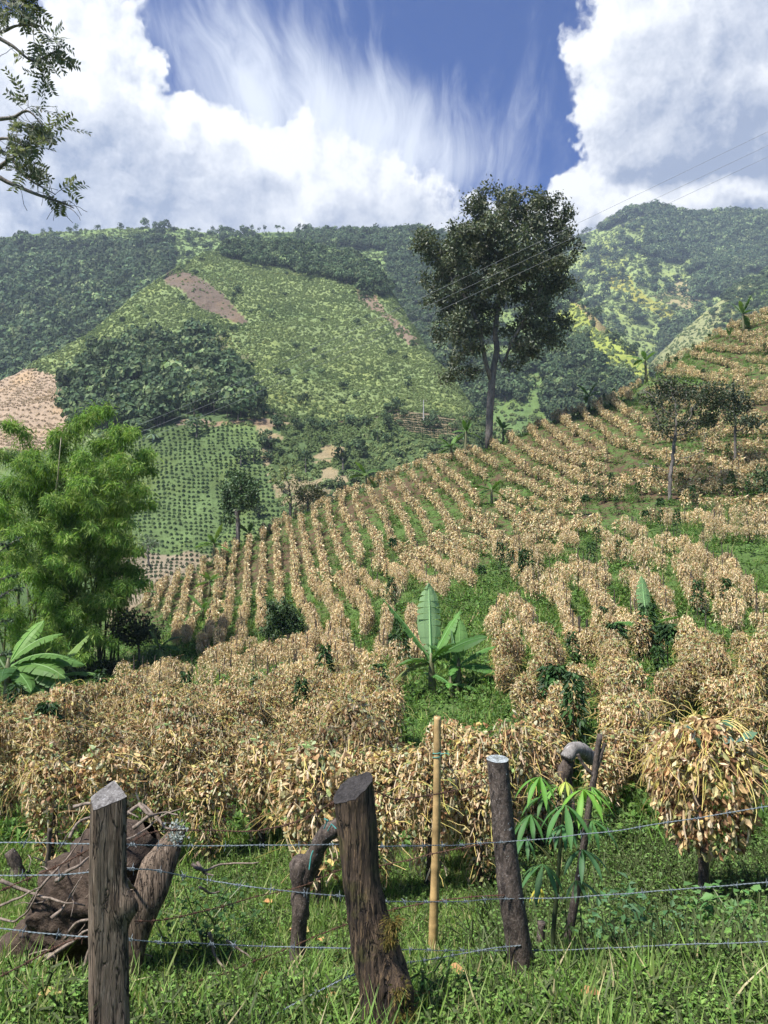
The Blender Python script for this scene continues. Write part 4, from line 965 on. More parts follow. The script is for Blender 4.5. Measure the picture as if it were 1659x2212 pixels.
def tree(name, label, cat, base, trunk, lobes, seed, n_attr, step, leaf, n_leaf, cols, r_base, r_tip=.02, mat='treeleaf', group=None, up=.3, cl=.5, bare=0.0, hollow=.35, bark='bark', narrow=.5, expo=2.1, par0=None, sub=0):
    r = np.random.default_rng(seed); o = empty(name, tuple(base), label, cat, group)
    if sub:
        c = lobes_points(lobes, sub, r, .55); s_ = np.mean([b.mean() for _, b in lobes]); lobes = [(q, np.array([1, 1, .75]) * s_ * r.uniform(.26, .5)) for q in c]
    A = lobes_points(lobes, n_attr, r, hollow)
    N, par = colonize(trunk, A, step, step * 30, step * 1.6, par0=par0)
    mb = MB(); Nw, tips, rad = branch_mesh(mb, N, par, r_tip, r_base, expo, seed=seed, wig=step * .15)
    if len(trunk) > 1: part(mb, 'trunk', M[bark], o, True)
    thin = np.where(rad < max(r_tip * 3.0, .03))[0]; thin = thin[thin > len(trunk)]
    if bare > 0: thin = thin[vnoise(Nw[thin] / (step * 4), seed) > bare]
    src = Nw[r.choice(thin, n_leaf)] + r.normal(size=(n_leaf, 3)) * cl
    D = norm(r.normal(size=(n_leaf, 3)) + [0, 0, -.25]); X, Y, Z = frames(D, np.array([0, 0, 1.0]) * up + r.normal(size=(n_leaf, 3)) * .6 + np.array([0, 0, .25]))
    L = r.uniform(.65, 1.3, (n_leaf, 1)) * leaf
    clump = vnoise(src / (step * 3), seed + 5)[:, None]
    mb = MB(); stamp(mb, QUAD_V, QUAD_Q, None, src, X * L, Y * L * narrow, Z * L, pick(cols, n_leaf, .25, r) * (.75 + .5 * clump))
    part(mb, 'crown', M[mat], o); return o

DKG = [(.085, .105, .058), (.11, .13, .074), (.145, .165, .10), (.062, .08, .045), (.18, .195, .13)]
def big_tree():
    d = 74.0; k = d / F0
    b, _ = cast([1055], [972]); b = b[0]; b[2] -= .2; d = to_px(b)[2]; k = d / F0
    P = lambda u, v, dy=0: px(u, v, d) + np.array([0, dy, 0])
    trunk = [b, P(1057, 930), P(1058, 890), P(1061, 850), P(1063, 825), P(1052, 795, -.3), P(1040, 755, -.5), P(1032, 710, -.6), P(1012, 665, -.8), P(985, 630, -1), P(1068, 795, .2), P(1074, 755, .3), P(1076, 710, .5), P(1080, 660, .4), P(1086, 610, .3), P(1090, 560, .2), P(1084, 790, -.2), P(1105, 745, -.6), P(1128, 700, -.9), P(1152, 660, -1.0), P(1172, 620, -1.0)]
    par0 = [-1, 0, 1, 2, 3, 4, 5, 6, 7, 8, 4, 10, 11, 12, 13, 14, 11, 16, 17, 18, 19]
    L = []
    for (u, v, ru, rv, dy) in [(1100,470,95,55,0),(1020,505,80,50,1.5),(958,540,64,44,-1),(1190,505,62,55,1),(950,600,58,45,.5),(950,650,42,35,-1.5),(1060,570,100,65,-2.5),(1060,580,100,65,3.5),
                        (1190,590,62,60,-1),(1215,620,40,40,1),(1180,680,55,45,.5),(1150,720,45,30,-1),(985,735,62,45,-1),(990,790,45,38,.5),(1005,690,60,40,1.5),(960,740,40,30,0),(1115,770,30,24,-.5),(1195,725,30,22,0),(1130,640,70,50,-2),(1060,450,70,35,0),(1150,450,75,38,1),(1225,540,32,50,0),(905,560,30,40,0),(1180,738,48,32,.5),(1140,765,34,22,0),(962,792,42,32,0),(1010,600,70,60,3),(1120,540,90,60,2)]:
        L.append((P(u, v, dy), np.array([ru * k, max(ru, rv) * k * .95, rv * k])))
    tree('shade_tree', 'tall dark shade tree with a broad crown standing on the crest of the bean field', 'tree', b, trunk, L, 3, 1900, .50, .37, 52000, DKG, .36, .025, cl=.34, hollow=.1, expo=2.0, par0=par0, sub=420)
big_tree()
def px_tree(name, label, u, v, topv, lobes, seed, cols, n_attr=90, leaf=.3, n_leaf=2500, rb=.10, base=None, trunk_v=None, bare=0., dyk=.8, lean=0, cl=.25, narrow=.5, group=None, step=None, mat='treeleaf'):
    """lobes in pixels (u,v,ru,rv); trunk from the ground up to trunk_v"""
    if base is None: b = cast([u], [v])[0][0]
    else: b = np.array(base, float)
    q = to_px(b); d = q[2]; k = d / F0; P = lambda a, c, dy=0: px(a, c, d) + np.array([0, dy, 0])
    b2 = b.copy(); b2[2] -= .1
    tv = trunk_v or (q[1] + topv) / 2; tr = [b2] + [P(u + lean * (q[1] - t) / max(q[1] - topv, 1), t) for t in np.linspace(q[1], tv, 5)[1:]]
    r = np.random.default_rng(seed)
    L = [(P(a, c, r.normal() * e * k * .5), np.array([e * k, max(e, f) * k * dyk, f * k])) for (a, c, e, f) in lobes]
    h = (q[1] - topv) * k
    return tree(name, label, 'tree' if 'shrub' not in name else 'shrub', b, tr, L, seed, n_attr, step or h * .045, leaf, n_leaf, cols, rb, max(.012, rb * .08), cl=cl, bare=bare, narrow=narrow, group=group, mat=mat)
MG = [(.055, .10, .038), (.075, .13, .045), (.10, .155, .065), (.045, .08, .032)]
YG = [(.16, .19, .06), (.20, .22, .08), (.12, .15, .05)]
px_tree('round_tree', 'dark round-crowned tree with twin trunks at the lower left end of the bean rows', 514, 1165, 1012, [(515,1050,42,32),(505,1085,40,28),(535,1075,35,35),(520,1030,28,20),(490,1110,22,16)], 21, MG, 110, .34, 3600, .20, trunk_v=1110)
px_tree('bare_tree', 'sparse half-bare tree with yellow-green leaves behind the bean crest', 627, 1118, 1000, [(625,1020,28,20),(605,1040,22,20),(645,1045,22,20),(625,1065,32,24)], 22, YG, 90, .24, 620, .14, trunk_v=1075, bare=.35)
px_tree('bushy_tree', 'low olive-brown bush beside the half-bare tree on the crest', 665, 1105, 1035, [(670,1062,28,22),(650,1070,20,18),(690,1072,18,14)], 23, [(.10,.115,.06),(.13,.125,.07),(.08,.10,.045)], 80, .26, 1500, .1, trunk_v=1090)
px_tree('field_tree', 'half-bare tree with forked pale trunk among the rows on the right', 1447, 1085, 805, [(1455,835,70,28),(1400,850,30,25),(1520,860,45,28),(1455,870,60,25),(1440,920,45,25),(1500,925,40,30),(1395,1000,28,18),(1500,985,35,16),(1540,900,25,25)], 24, [(.04,.065,.028),(.06,.085,.04),(.085,.09,.05)], 420, .20, 5200, .115, trunk_v=1045, bare=.38, lean=-4, cl=.22, step=.26)
px_tree('field_tree', 'slim dark tree standing just right of the half-bare field tree', 1588, 1010, 825, [(1580,845,34,18),(1600,870,40,20),(1575,895,30,20),(1605,920,35,18),(1560,850,20,15)], 25, [(.045,.065,.035),(.065,.085,.045)], 130, .24, 1500, .09, trunk_v=905, bare=.3, cl=.2)
px_tree('leafy_shrub', 'dark bush at the right edge among the upper bean rows', 1645, 1085, 1000, [(1645,1040,30,35),(1665,1030,30,35)], 26, MG, 70, .2, 1600, .06, trunk_v=1070)
px_tree('leafy_shrub', 'dark green shrub in the hollow between the left rows', 610, 1392, 1295, [(610,1335,40,32),(590,1360,32,24),(635,1350,26,24),(600,1310,26,16)], 27, MG, 120, .16, 3000, .05, trunk_v=1375, cl=.13)
px_tree('leafy_shrub', 'loose open shrub with bare stems between the bamboo and the banana', 300, 1440, 1310, [(300,1340,52,25),(270,1360,40,28),(330,1360,36,26),(300,1375,50,20)], 28, [(.06,.085,.04),(.085,.11,.055),(.05,.07,.03)], 150, .16, 2600, .05, trunk_v=1405, cl=.14)
px_tree('leafy_shrub', 'dark feathery bush at the foot of the bamboo', 205, 1478, 1395, [(205,1440,55,26),(170,1450,40,22),(250,1450,30,20)], 29, [(.03,.055,.025),(.05,.08,.035)], 120, .15, 2600, .05, trunk_v=1465, cl=.13)
px_tree('round_tree', 'small twisted tree with pale leaves beside the bamboo above the lower coffee', 322, 1222, 1150, [(318,1170,22,14),(305,1180,15,10),(335,1178,15,10)], 30, [(.14,.19,.10),(.18,.23,.13),(.10,.14,.07)], 60, .3, 420, .12, base=px(326, 1225, 95), trunk_v=1192, lean=-8)

# ================================================================== BANANAS
BG = [(.075, .155, .035), (.10, .195, .045), (.06, .125, .03), (.13, .22, .05)]
def banana_leaf(mb, r, base, az, el, L, wid, droop, col, tear=.35, n=13, twist=0.):
    d = np.array([math.cos(az) * math.cos(el), math.sin(az) * math.cos(el), math.sin(el)]); p = base.copy(); rib = [p.copy()]; dirs = [d]
    for i in range(n):
        d = norm(d + np.array([0, 0, -droop / n])); p = p + d * L / n; rib.append(p.copy()); dirs.append(d)
    rib = np.array(rib); dirs = np.array(dirs); side0 = norm(np.array([-math.sin(az), math.cos(az), 0]) + np.array([0, 0, twist]))
    t = np.linspace(0, 1, n + 1); w = wid * np.interp(t, [0, .10, .18, .35, .65, .88, 1], [.03, .05, .55, .95, 1, .62, .04])
    nr = []
    for k in range(n + 1):
        s_ = norm(side0 - dirs[k] * np.dot(side0, dirs[k])); nr.append((s_, np.cross(dirs[k], s_)))
    for sg in (1, -1):
        lift = r.uniform(.12, .35)
        cut = 1.0
        for k in range(1, n):
            torn = r.random() < tear
            s0, u0 = nr[k]; s1, u1 = nr[k + 1]; wv = r.normal() * .05 * wid
            a0 = rib[k] + sg * s0 * w[k] + u0 * (-lift * w[k] * (1 if u0[2] > 0 else -1)) + u0 * wv; a1 = rib[k + 1] + sg * s1 * w[k + 1] - u1 * lift * w[k + 1] * (1 if u1[2] > 0 else -1) + u1 * wv
            m0 = rib[k] + (a0 - rib[k]) * .5 + u0 * .06 * wid; m1 = rib[k + 1] + (a1 - rib[k + 1]) * .5 + u1 * .06 * wid
            if torn: a1 = a1 * .72 + a0 * .28 - np.array([0, 0, .04 * wid]); m1 = m1 * .94 + m0 * .06
            V = [rib[k], rib[k + 1], m1, m0, a1, a0]; c = col * (1 + r.normal() * .05)
            mb.add(V, [[0, 1, 2, 3], [3, 2, 4, 5]] if sg > 0 else [[0, 3, 2, 1], [3, 5, 4, 2]], None, np.array([c * 1.12, c * 1.12, c, c, c * .96, c * .96]))
    tube(mb, rib, np.linspace(.03, .006, n + 1) * (L / 2 + .3), 4, col * 1.5 + .03, cap=False)
def banana(label, base, h, leaves, seed, L=1.8, group=None, stems=None, parent=None):
    r = np.random.default_rng(seed); base = np.array(base, float); o = empty('banana_plant', tuple(base), label, 'banana plant', group)
    stems = stems or [(0, 0, h, leaves)]
    for (dx, dy, hh, lv) in stems:
        b = base + np.array([dx, dy, 0]); b[2] = gz(b[0], b[1]) - .05 if b[1] < 130 else base[2]; top = b + np.array([r.normal() * .08, r.normal() * .05, hh]); mb = MB(); rb = .055 + .045 * hh
        tube(mb, [b, b + (top - b) * .35 + r.normal(size=3) * .02, b + (top - b) * .7, top, top + np.array([0, 0, .22])], [rb * 1.15, rb, rb * .85, rb * .6, .02], 8, (.16, .16, .07)); part(mb, 'stem', M['stem'], o, True)
        if isinstance(lv, int):
            a0 = r.random() * 6.28; lv = [(math.degrees(a0) + k * 137.5 + r.normal() * 12, r.uniform(35, 78) if k < lv * .6 else r.uniform(0, 35), L * r.uniform(.75, 1.1), r.uniform(.7, 1.6)) for k in range(lv)]
        for k, q in enumerate(lv):
            az, el, ln, dr = q[:4]; col = np.array(q[4]) if len(q) > 4 else pick(BG, 1, .18, r)[0]; mb = MB()
            banana_leaf(mb, r, top - np.array([0, 0, .04 * k * hh * .3]), R(az), R(el), ln, ln * (q[5] if len(q) > 5 else .135), dr, col, tear=.42, twist=r.normal() * .25 + (q[6] if len(q) > 6 else 0)); part(mb, 'leaf', M['banana'], o)
    return o
PALE = (.27, .42, .20)
cb = cast([972], [1502])[0][0]
s19 = to_px(cb)[2] / F0
banana('large banana plant with a pale upright leaf in the middle of the field', cb, 1.2, None, 51, stems=[
    (-.42, 0, .95, [(170, 58, 1.95, .35, (.085, .19, .045), .14, .5), (100, 84, 1.95, .12, PALE, .16, 0), (20, 63, 1.5, .35, (.12, .26, .06), .12, .4), (-25, 42, 1.65, .6, (.055, .13, .03), .15, .3), (-60, 52, 1.25, .9, (.05, .12, .03), .15, .3),
                     (200, 15, 1.35, 1.5, (.12, .15, .035), .14, .2), (-150, 38, 1.1, 1.3, (.09, .18, .05), .15, .1)]),
    (.20, -.15, .75, [(70, 80, 1.15, .25, (.14, .27, .08), .17, 0), (10, 45, 1.1, .7, (.10, .22, .05), .15, .2), (-20, 20, 1.05, .9, (.08, .19, .04), .15, .2), (160, 48, 1.2, .5, (.075, .17, .045), .14, .2), (-110, 30, .8, 1.2, (.10, .23, .05), .15, 0), (140, 78, 1.0, .1, PALE, .08, 0)]),
    (.05, -.35, .35, [(60, 66, .95, .5, (.13, .30, .06), .15, 0), (150, 40, .8, .8, (.09, .22, .05), .15, 0), (-20, 20, .8, 1.0, (.10, .22, .05), .15, 0), (-100, 40, .6, 1.3, (.12, .28, .06), .15, 0)])])
banana('banana plant with three leaves showing above a leafy coffee tree on the right', cast([1405], [1440])[0][0], 1.1, [(100, 80, 1.35, .2, (.24, .40, .17), .15), (178, 26, 1.0, .75, (.085, .2, .045), .16), (10, 32, 1.0, .6, (.12, .27, .06), .15), (-20, 8, .85, 1.0, (.11, .24, .06), .17)], 52)
lb = cast([35], [1570])[0][0]
banana('lush banana plant with broad drooping leaves at the left edge below the bamboo', lb, 1.7, None, 53, stems=[
    (-.25, 0, 1.75, [(25, 58, 1.7, 1.2, (.12, .23, .05), .17, .2), (50, 66, 1.6, .9, (.15, .28, .06), .17, .2), (10, 30, 2.1, 1.0, (.10, .20, .05), .17, .3), (-15, 14, 2.2, .9, (.095, .19, .055), .17, .3), (-30, -5, 2.2, .7, (.10, .20, .06), .16, .3), (-5, 44, 1.9, 1.2, (.10, .20, .045), .16, .2), (-20, 30, 2.1, 1.1, (.11, .21, .05), .16, .2), (15, 5, 2.0, .7, (.09, .18, .05), .16, .2), (-45, 20, 1.8, 1.0, (.10, .20, .05), .16, .1), (-70, 35, 1.6, 1.2, (.05, .12, .03), .18, .2), (150, 50, 1.9, .8), (-130, 40, 1.7, 1.2, (.05, .13, .03), .2)]),
    (.6, .5, 1.2, [(0, 35, 1.6, 1.0), (40, 60, 1.7, .6), (-20, 10, 1.5, 1.1), (-60, -10, 1.3, 1.2, (.11, .12, .05))])])
for (u, v, h, lf, L, sd, lab) in [
    (348, 1440, .9, 8, 1.25, 60, 'spreading banana plant beside the open shrub at the lower left of the rows'), (261, 1478, .35, 4, .95, 61, 'low banana sucker with few leaves in front of the feathery bush'),
    (464, 1228, 2.2, 10, 1.9, 62, 'tallest banana plant in the clump growing down the left rows'), (452, 1290, 1.3, 9, 1.5, 63, 'banana plant with a yellowing base in the middle of the left clump'), (440, 1345, .8, 5, 1.4, 64, 'small bright banana plant at the bottom of the left clump'),
    (540, 1162, .9, 8, 1.6, 65, 'banana plant with yellow tips beside the round twin-trunked tree'), (790, 1062, 1.6, 9, 1.9, 66, 'dark banana plant on the crest left of the tall shade tree'), (975, 985, 1.5, 9, 2.1, 67, 'big banana clump left of the shade tree trunk'),
    (1004, 965, 2.6, 8, 1.7, 68, 'taller banana plant behind the clump near the shade tree'), (1086, 955, 1.6, 8, 1.5, 69, 'small dark banana plant right of the shade tree trunk'), (1062, 1092, 1.2, 6, 1.6, 70, 'bright green banana plant standing between upper rows below the shade tree'),
    (724, 1165, .9, 5, 1.0, 71, 'small yellow-green banana plant between the left rows'), (1396, 815, 2.6, 7, 2.2, 72, 'tall banana plant with brown hanging leaf on the crest at right'), (1607, 720, 2.4, 7, 2.4, 73, 'banana plant on the skyline at the top right of the field'),
    (1272, 880, 1.6, 8, 1.7, 74, 'low bright banana clump on the crest between tree and tall banana'), (1578, 740, .8, 4, 1.0, 75, 'tiny bright banana sucker near the top right of the field'), (330, 1300, .8, 5, 1.3, 76, 'small banana plant under the bamboo fringe at the left end of the rows')]:
    banana(lab, cast([u], [v])[0][0], h, lf, sd, L)

# ================================================================== YOUNG COFFEE TREES IN THE ROWS
def coffee_mesh(seed, h, rad, n, ls, top=.0):
    r = np.random.default_rng(seed); mb = MB(); z = np.sqrt(r.uniform(.02 + top, 1, n)) * h; q = rad * np.interp(z / h, [0, .2, .6, 1], [.5, 1, .9, .35]) * np.sqrt(r.uniform(.2, 1, n)); a = r.random(n) * 6.28
    O = np.stack([q * np.cos(a), q * np.sin(a), z], -1); D = norm(np.stack([np.cos(a), np.sin(a), np.full(n, -.45)], -1) + r.normal(size=(n, 3)) * .35); X, Y, Z = frames(D, np.array([0, 0, 1.0]) + r.normal(size=(n, 3)) * .3); L = r.uniform(.7, 1.2, (n, 1)) * ls
    stamp(mb, LEAF_V, None, LEAF_T, O, X * L, Y * L * .48, Z * L, pick([(.030, .070, .022), (.045, .10, .03), (.065, .14, .04), (.025, .055, .02)], n, .2, r)); return mb.mesh('foliage', M['leaf'])
def thin_trunk(h):
    mb = MB(); tube(mb, [(0, 0, -.05), (.01, .01, h * .5), (0, 0, h)], [.018, .015, .006], 5); return mb.mesh('trunk', M['stake'])
CF = [coffee_mesh(300 + k, 1.45, .2, 190, .15) for k in range(3)] + [coffee_mesh(305, 1.3, .28, 200, .16, .45)]; CT = thin_trunk(1.3)
COF = D_((60,540),(385,1080),(540,290),(860,130),(960,160),(1065,190),(690,390),(1010,1130),(1200,760),(1390,720),(940,1240),(280,1480),(400,1560),(505,420),(100,480)) + B_((990,1200),(1110,1130),(1180,1130),(1260,1190),(410,1020),(440,1600),(400,1340),(300,200),(1390,770),(1290,700)) \
    + C_((700,600),(950,490),(1010,530),(570,690),(500,720),(1130,440),(1245,320),(360,1350),(555,1430),(590,1580),(370,1590),(740,1490),(860,1380),(1045,1400),(1245,1310),(1380,1240),(1400,1440),(1520,1500),(900,1620),(1130,1560),(480,1500),(1640,450),(1200,620)) \
    + [(1305,1400),(30,1600),(215,1560),(100,1655),(290,1600),(820,1560),(650,1600),(560,1560),(400,1560),(700,1540),(870,1470),(850,1450),(1240,1700),(1180,1560)]
lab_of = lambda u, d: ('young dark coffee tree on the upper hillside among tan bean rows' if d > 40 else 'young dark coffee tree among the bean rows on the right' if u > 1000 else 'young dark coffee tree among the dense bean rows on the left')
for k, (u, v) in enumerate(COF):
    p, ok = cast([u], [v])
    if not ok[0]: continue
    p = p[0]; d = to_px(p)[2]; l = lab_of(u, d)
    o = empty('coffee_tree', tuple(p), l, 'coffee tree', l.replace('young dark coffee tree', 'young coffee trees'), rng.random() * 6.28); s = rng.uniform(.75, 1.15); o.scale = (s, s, s * rng.uniform(.85, 1.15))
    for nm, me in (('foliage', CF[k % 4]), ('trunk', CT)):
        c = bpy.data.objects.new(nm, me); COL.objects.link(c); c.parent = o
# the tall leafy one under the right banana, and the bright one beside it
for (u, v, sx, sz, me, lab) in [(1400, 1440, 1.35, 1.15, 0, 'tallest glossy coffee tree covered in leaves to the ground below a banana'), (1328, 1450, 1.35, .95, 3, 'coffee tree with a bright bushy head beside the tallest one')]:
    p = cast([u], [v])[0][0]; o = empty('coffee_tree', tuple(p), lab, 'coffee tree'); o.scale = (sx, sx, sz)
    for nm, m_ in (('foliage', CF[me]), ('trunk', CT)):
        c = bpy.data.objects.new(nm, m_); COL.objects.link(c); c.parent = o

# ================================================================== BAMBOO
BL = [(.14, .26, .05), (.19, .33, .06), (.25, .38, .085), (.10, .19, .045), (.30, .39, .12)]
def bamboo():
    r = np.random.default_rng(91); d0 = 34.0
    b0 = cast([110], [1470])[0][0]; o = empty('bamboo_clump', tuple(b0), 'tall feathery bamboo clump with arching culms on the left', 'bamboo')
    tips = [(60,985,0),(130,940,1),(200,905,0),(238,888,1),(290,935,-1),(325,985,0),(318,1060,-1),(330,1015,1),(270,990,-2),(180,985,-2),(100,1010,-2),(30,1040,-1),(-40,980,0),(-80,1060,-2),
            (70,1140,-3),(110,1210,-3.5),(20,1150,-4),(290,1130,-2),(305,1190,-1.5),(250,1160,-3),(200,1140,-3),(170,1230,-3),(310,1260,-1),(275,1265,-2),(250,1300,-2.5),(140,1080,-3),(240,1050,-3),(-20,1090,-3),(-60,1200,-4),(60,1060,1),(150,1010,2),(220,960,2),(10,920,2),(-30,890,1),
            (20,1330,-3),(70,1380,-3),(250,1390,-2),(180,1420,-3),(-20,1300,-3),(290,1160,-3),(150,1160,-4),(100,1080,-4),(190,1040,-4),(40,1000,-3),(260,930,0),(300,1010,-3),(330,1090,0),(20,1250,-4),(130,1390,-3),(205,1370,-2.5),(160,1330,-3),(110,1290,-3),(230,1330,-1),(300,1230,0),(210,1090,-3),(280,1085,-2),(60,1240,-3)]
    for k, (u, v, dd) in enumerate(tips):
        d = d0 + dd; tip = px(u, v, d); bx = b0 + np.array([r.normal() * 1.3 + (u - 130) * .006, r.normal() * .9, 0]); bx[2] = gz(bx[0], bx[1]) - .1
        H = tip[2] - bx[2]; out = tip - bx; up = norm(np.array([out[0] * .22, out[1] * .22, max(H, 2.0) * 1.15]))
        t = np.linspace(0, 1, 15)[:, None]; c1 = bx + up * max(H, 2) * .75; c2 = np.array([bx[0] + out[0] * .55, bx[1] + out[1] * .55, bx[2] + H * 1.10])
        path = (1 - t) ** 3 * bx + 3 * (1 - t) ** 2 * t * c1 + 3 * (1 - t) * t ** 2 * c2 + t ** 3 * tip
        mb = MB(); tube(mb, path, np.linspace(.05, .008, 15), 6, pick([(.10, .12, .03), (.13, .14, .04), (.07, .09, .025)], 1, .2, r)[0], cap=False); cu = part(mb, 'culm', M['culm'], o, True)
        # side twigs with drooping leaf sprays
        mb = MB(); n = 150 if H > 4 else 110; tt = r.uniform(.22, 1.0, n) ** .75; idx = np.clip(tt * 14, 0, 13.99); i0 = idx.astype(int); f = (idx - i0)[:, None]; B = path[i0] * (1 - f) + path[i0 + 1] * f
        tw = norm(r.normal(size=(n, 3)) * [1, 1, .6] + [0, 0, -.05]); ln = r.uniform(.15, .85, (n, 1)) * np.interp(tt, [.3, .7, 1], [.9, .95, .35])[:, None]; S = B + tw * ln + np.array([0, 0, -.16]) * ln ** 2
        for q in range(0, n, 3): tube(mb, [B[q], (B[q] + S[q]) / 2 + [0, 0, .04], S[q]], .006, 3, (.13, .15, .05), cap=False)
        m = 13; g = r.uniform(.15, 1.1, (n, m, 1)); O = (B[:, None] + (S - B)[:, None] * g + r.normal(size=(n, m, 3)) * .10).reshape(-1, 3)
        D = norm((tw[:, None] * .45 + np.array([0, 0, -.75]) + r.normal(size=(n, m, 3)) * .55).reshape(-1, 3)); X, Y, Z = frames(D, np.array([0, 0, 1.0]) + r.normal(size=(n * m, 3)) * .6); L = r.uniform(.7, 1.25, (n * m, 1)) * .27
        c = np.repeat(pick(BL, n, .15, r), m, 0) * r.uniform(.8, 1.2, (n * m, 1)); stamp(mb, QUAD_V, QUAD_Q, None, O, X * L, Y * L * .17, Z * L * .6, c)
        lf = mb.obj('foliage', M['bambooleaf'], cu)
        for a in [0]: pass
        co = np.empty(len(lf.data.vertices) * 3, np.float32); lf.data.vertices.foreach_get('co', co); co = co.reshape(-1, 3) - np.array(o.location, np.float32); lf.data.vertices.foreach_set('co', co.ravel())
    # straight dark culms in the shade of the clump
    for k in range(26):
        bx = b0 + np.array([r.normal() * 1.5, r.normal() * 1.0, 0]); bx[2] = gz(bx[0], bx[1]) - .1; lean = np.array([r.normal() * .9, r.normal() * .5, r.uniform(3.5, 6.5)])
        mb = MB(); tube(mb, [bx, bx + lean * .35, bx + lean * .7 + [lean[0] * .05, 0, 0], bx + lean * 1.0 + [lean[0] * .2, 0, -.1]], [.05, .048, .042, .03], 6, pick([(.06, .07, .03), (.09, .10, .035)], 1, .2, r)[0]); part(mb, 'culm', M['culm'], o, True)
    mb = MB(); tube(mb, [px(118, 1080, 33), px(125, 1030, 33), px(128, 990, 33), px(132, 945, 33)], [.035, .03, .022, .012], 5, (.42, .36, .24)); part(mb, 'culm', M['culm'], o, True)
bamboo()
# ================================================================== FENCE AND FOREGROUND
def post(name, label, path, mat, seed, section=None, nz=70, sides=36, rough=.10, tilt=(0, 0), topcol=None, topmat=None, bumps=(), jag=0.0, cat='fence post'):
    """path: (u, v, d, width px) from the top down to the ground"""
    P = np.array([px(u, v, d) for u, v, d, w in path]); Wd = np.array([w * d / F0 / 2 for u, v, d, w in path])
    P = catmull(P[::-1], nz); Wd = catmull(Wd[::-1, None], nz)[:, 0]
    base = P[0].copy(); base[2] = gz(base[0], base[1]); o = empty(name, tuple(base), label, cat)
    a = np.arange(sides) / sides * 2 * math.pi; sec = np.ones(sides) if section is None else section(a); V = []
    top = P[-1]
    for i in range(nz):
        d = np.stack([np.cos(a), np.sin(a), 0 * a], -1); q = P[i] + d * (Wd[i] * sec)[:, None]
        n1 = fbm(np.stack([q[:, 0] * 16, q[:, 1] * 16, q[:, 2] * 1.6], -1), 4, seed); n2 = fbm(q * 30, 3, seed + 9)
        rr = 1 + rough * n1 * 1.6 + rough * .5 * n2
        for (bz, ba, amp, sz) in bumps: rr = rr + amp * np.exp(-((q[:, 2] - bz) / sz) ** 2) * np.clip(np.cos(a - ba), 0, 1) ** 4
        q = P[i] + d * (Wd[i] * sec * rr)[:, None]
        k = max(0, (i - nz * .8) / (nz * .2))
        q[:, 2] += k * ((q[:, 0] - P[i][0]) * tilt[0] + (q[:, 1] - P[i][1]) * tilt[1])
        if i == nz - 1 and jag: q[:, 2] += jag * fbm(q * 40, 2, seed + 3)
        V.append(q)
    V = np.concatenate(V); i = np.arange(nz - 1)[:, None] * sides; j = np.arange(sides)[None]; k = (j + 1) % sides
    Q = np.stack([i + j, i + k, i + sides + k, i + sides + j], -1).reshape(-1, 4); mb = MB()
    shade = np.ones((len(V), 3)); mb.add(V, Q, None, shade); part(mb, 'shaft', M[mat], o, True)
    # cut top face with its own look
    ring = V[-sides:]; c = ring.mean(0); VT = [c]; 
    for f in (.35, .7, 1.0): VT += list(c + (ring - c) * f + np.array([0, 0, .002]) + (np.stack([0 * a, 0 * a, .004 * fbm((c + (ring - c) * f) * 60, 2, 5)], -1) if f < 1 else 0))
    VT = np.array(VT); T = [[0, 1 + jj, 1 + (jj + 1) % sides] for jj in range(sides)]; Q = []
    for b in (1, 1 + sides): Q += [[b + jj, b + sides + jj, b + sides + (jj + 1) % sides, b + (jj + 1) % sides] for jj in range(sides)]
    mb = MB(); mb.add(VT, Q, T, (1, 1, 1)); part(mb, 'cut_top', M[topmat or mat], o); return o
def sq(rot, k=.55):
    def f(a):
        c = np.abs(np.cos(a - rot)); s = np.abs(np.sin(a - rot)); return (1 - k) + k * (1.0 / np.maximum(c, s)) * .92
    return f
def tri(rot):
    def f(a):
        r_ = np.full(a.shape, 9.0)
        for (t, dist) in ((rot, .62), (rot + 1.9, .72), (rot + 3.6, .80), (rot + 4.9, .78)): 
            c = np.cos(a - t); r_ = np.minimum(r_, np.where(c > .05, dist / np.maximum(c, .05), 9))
        return np.minimum(r_, 1.12)
    return f
pz = lambda u, v, d: px(u, v, d)[2]
M['topgrey'] = bark_mat('sawn_end_grain', (.05, .045, .042), (.17, .16, .15), (.38, .37, .36), scale=35, zs=1, bump=.7, dist=.006, lichen=.02)
M['topdark'] = bark_mat('charred_end_grain', (.018, .016, .015), (.05, .045, .042), (.11, .10, .10), scale=45, zs=1, bump=1.0, dist=.01, lichen=-.03)
post('fence_post', 'thick split fence post with a flat grey top at the left', [(232,1722,2.40,80),(230,1850,2.40,82),(230,1960,2.41,86),(232,2080,2.42,90),(234,2212,2.43,92),(235,2420,2.44,96)], 'post', 31, section=tri(-1.2), tilt=(.16, .55), rough=.05, topmat='topgrey', bumps=[(pz(290,1955,2.4), -.1, .55, .045)])
post('fence_post', 'thick rotting fence post with a slanted black top in the middle', [(762,1702,2.72,84),(772,1800,2.72,86),(780,1900,2.71,84),(798,2000,2.69,92),(818,2080,2.67,104),(832,2150,2.66,108),(838,2250,2.65,116),(845,2420,2.65,120)], 'postdark', 32, rough=.12, tilt=(.55, .35), topmat='topdark', jag=.01, bumps=[(pz(850,2010,2.68), -.2, .18, .05), (pz(840,2120,2.66), -.6, .2, .05)])
post('fence_post', 'leaning bark-covered fence post with a white lichen cap right of the bamboo cane', [(1075,1640,3.52,47),(1080,1700,3.52,46),(1090,1810,3.51,48),(1103,1920,3.5,54),(1120,2040,3.5,54),(1136,2150,3.5,50),(1142,2200,3.5,50)], 'barkpost', 33, rough=.07, tilt=(0, .1), topmat='lichen')
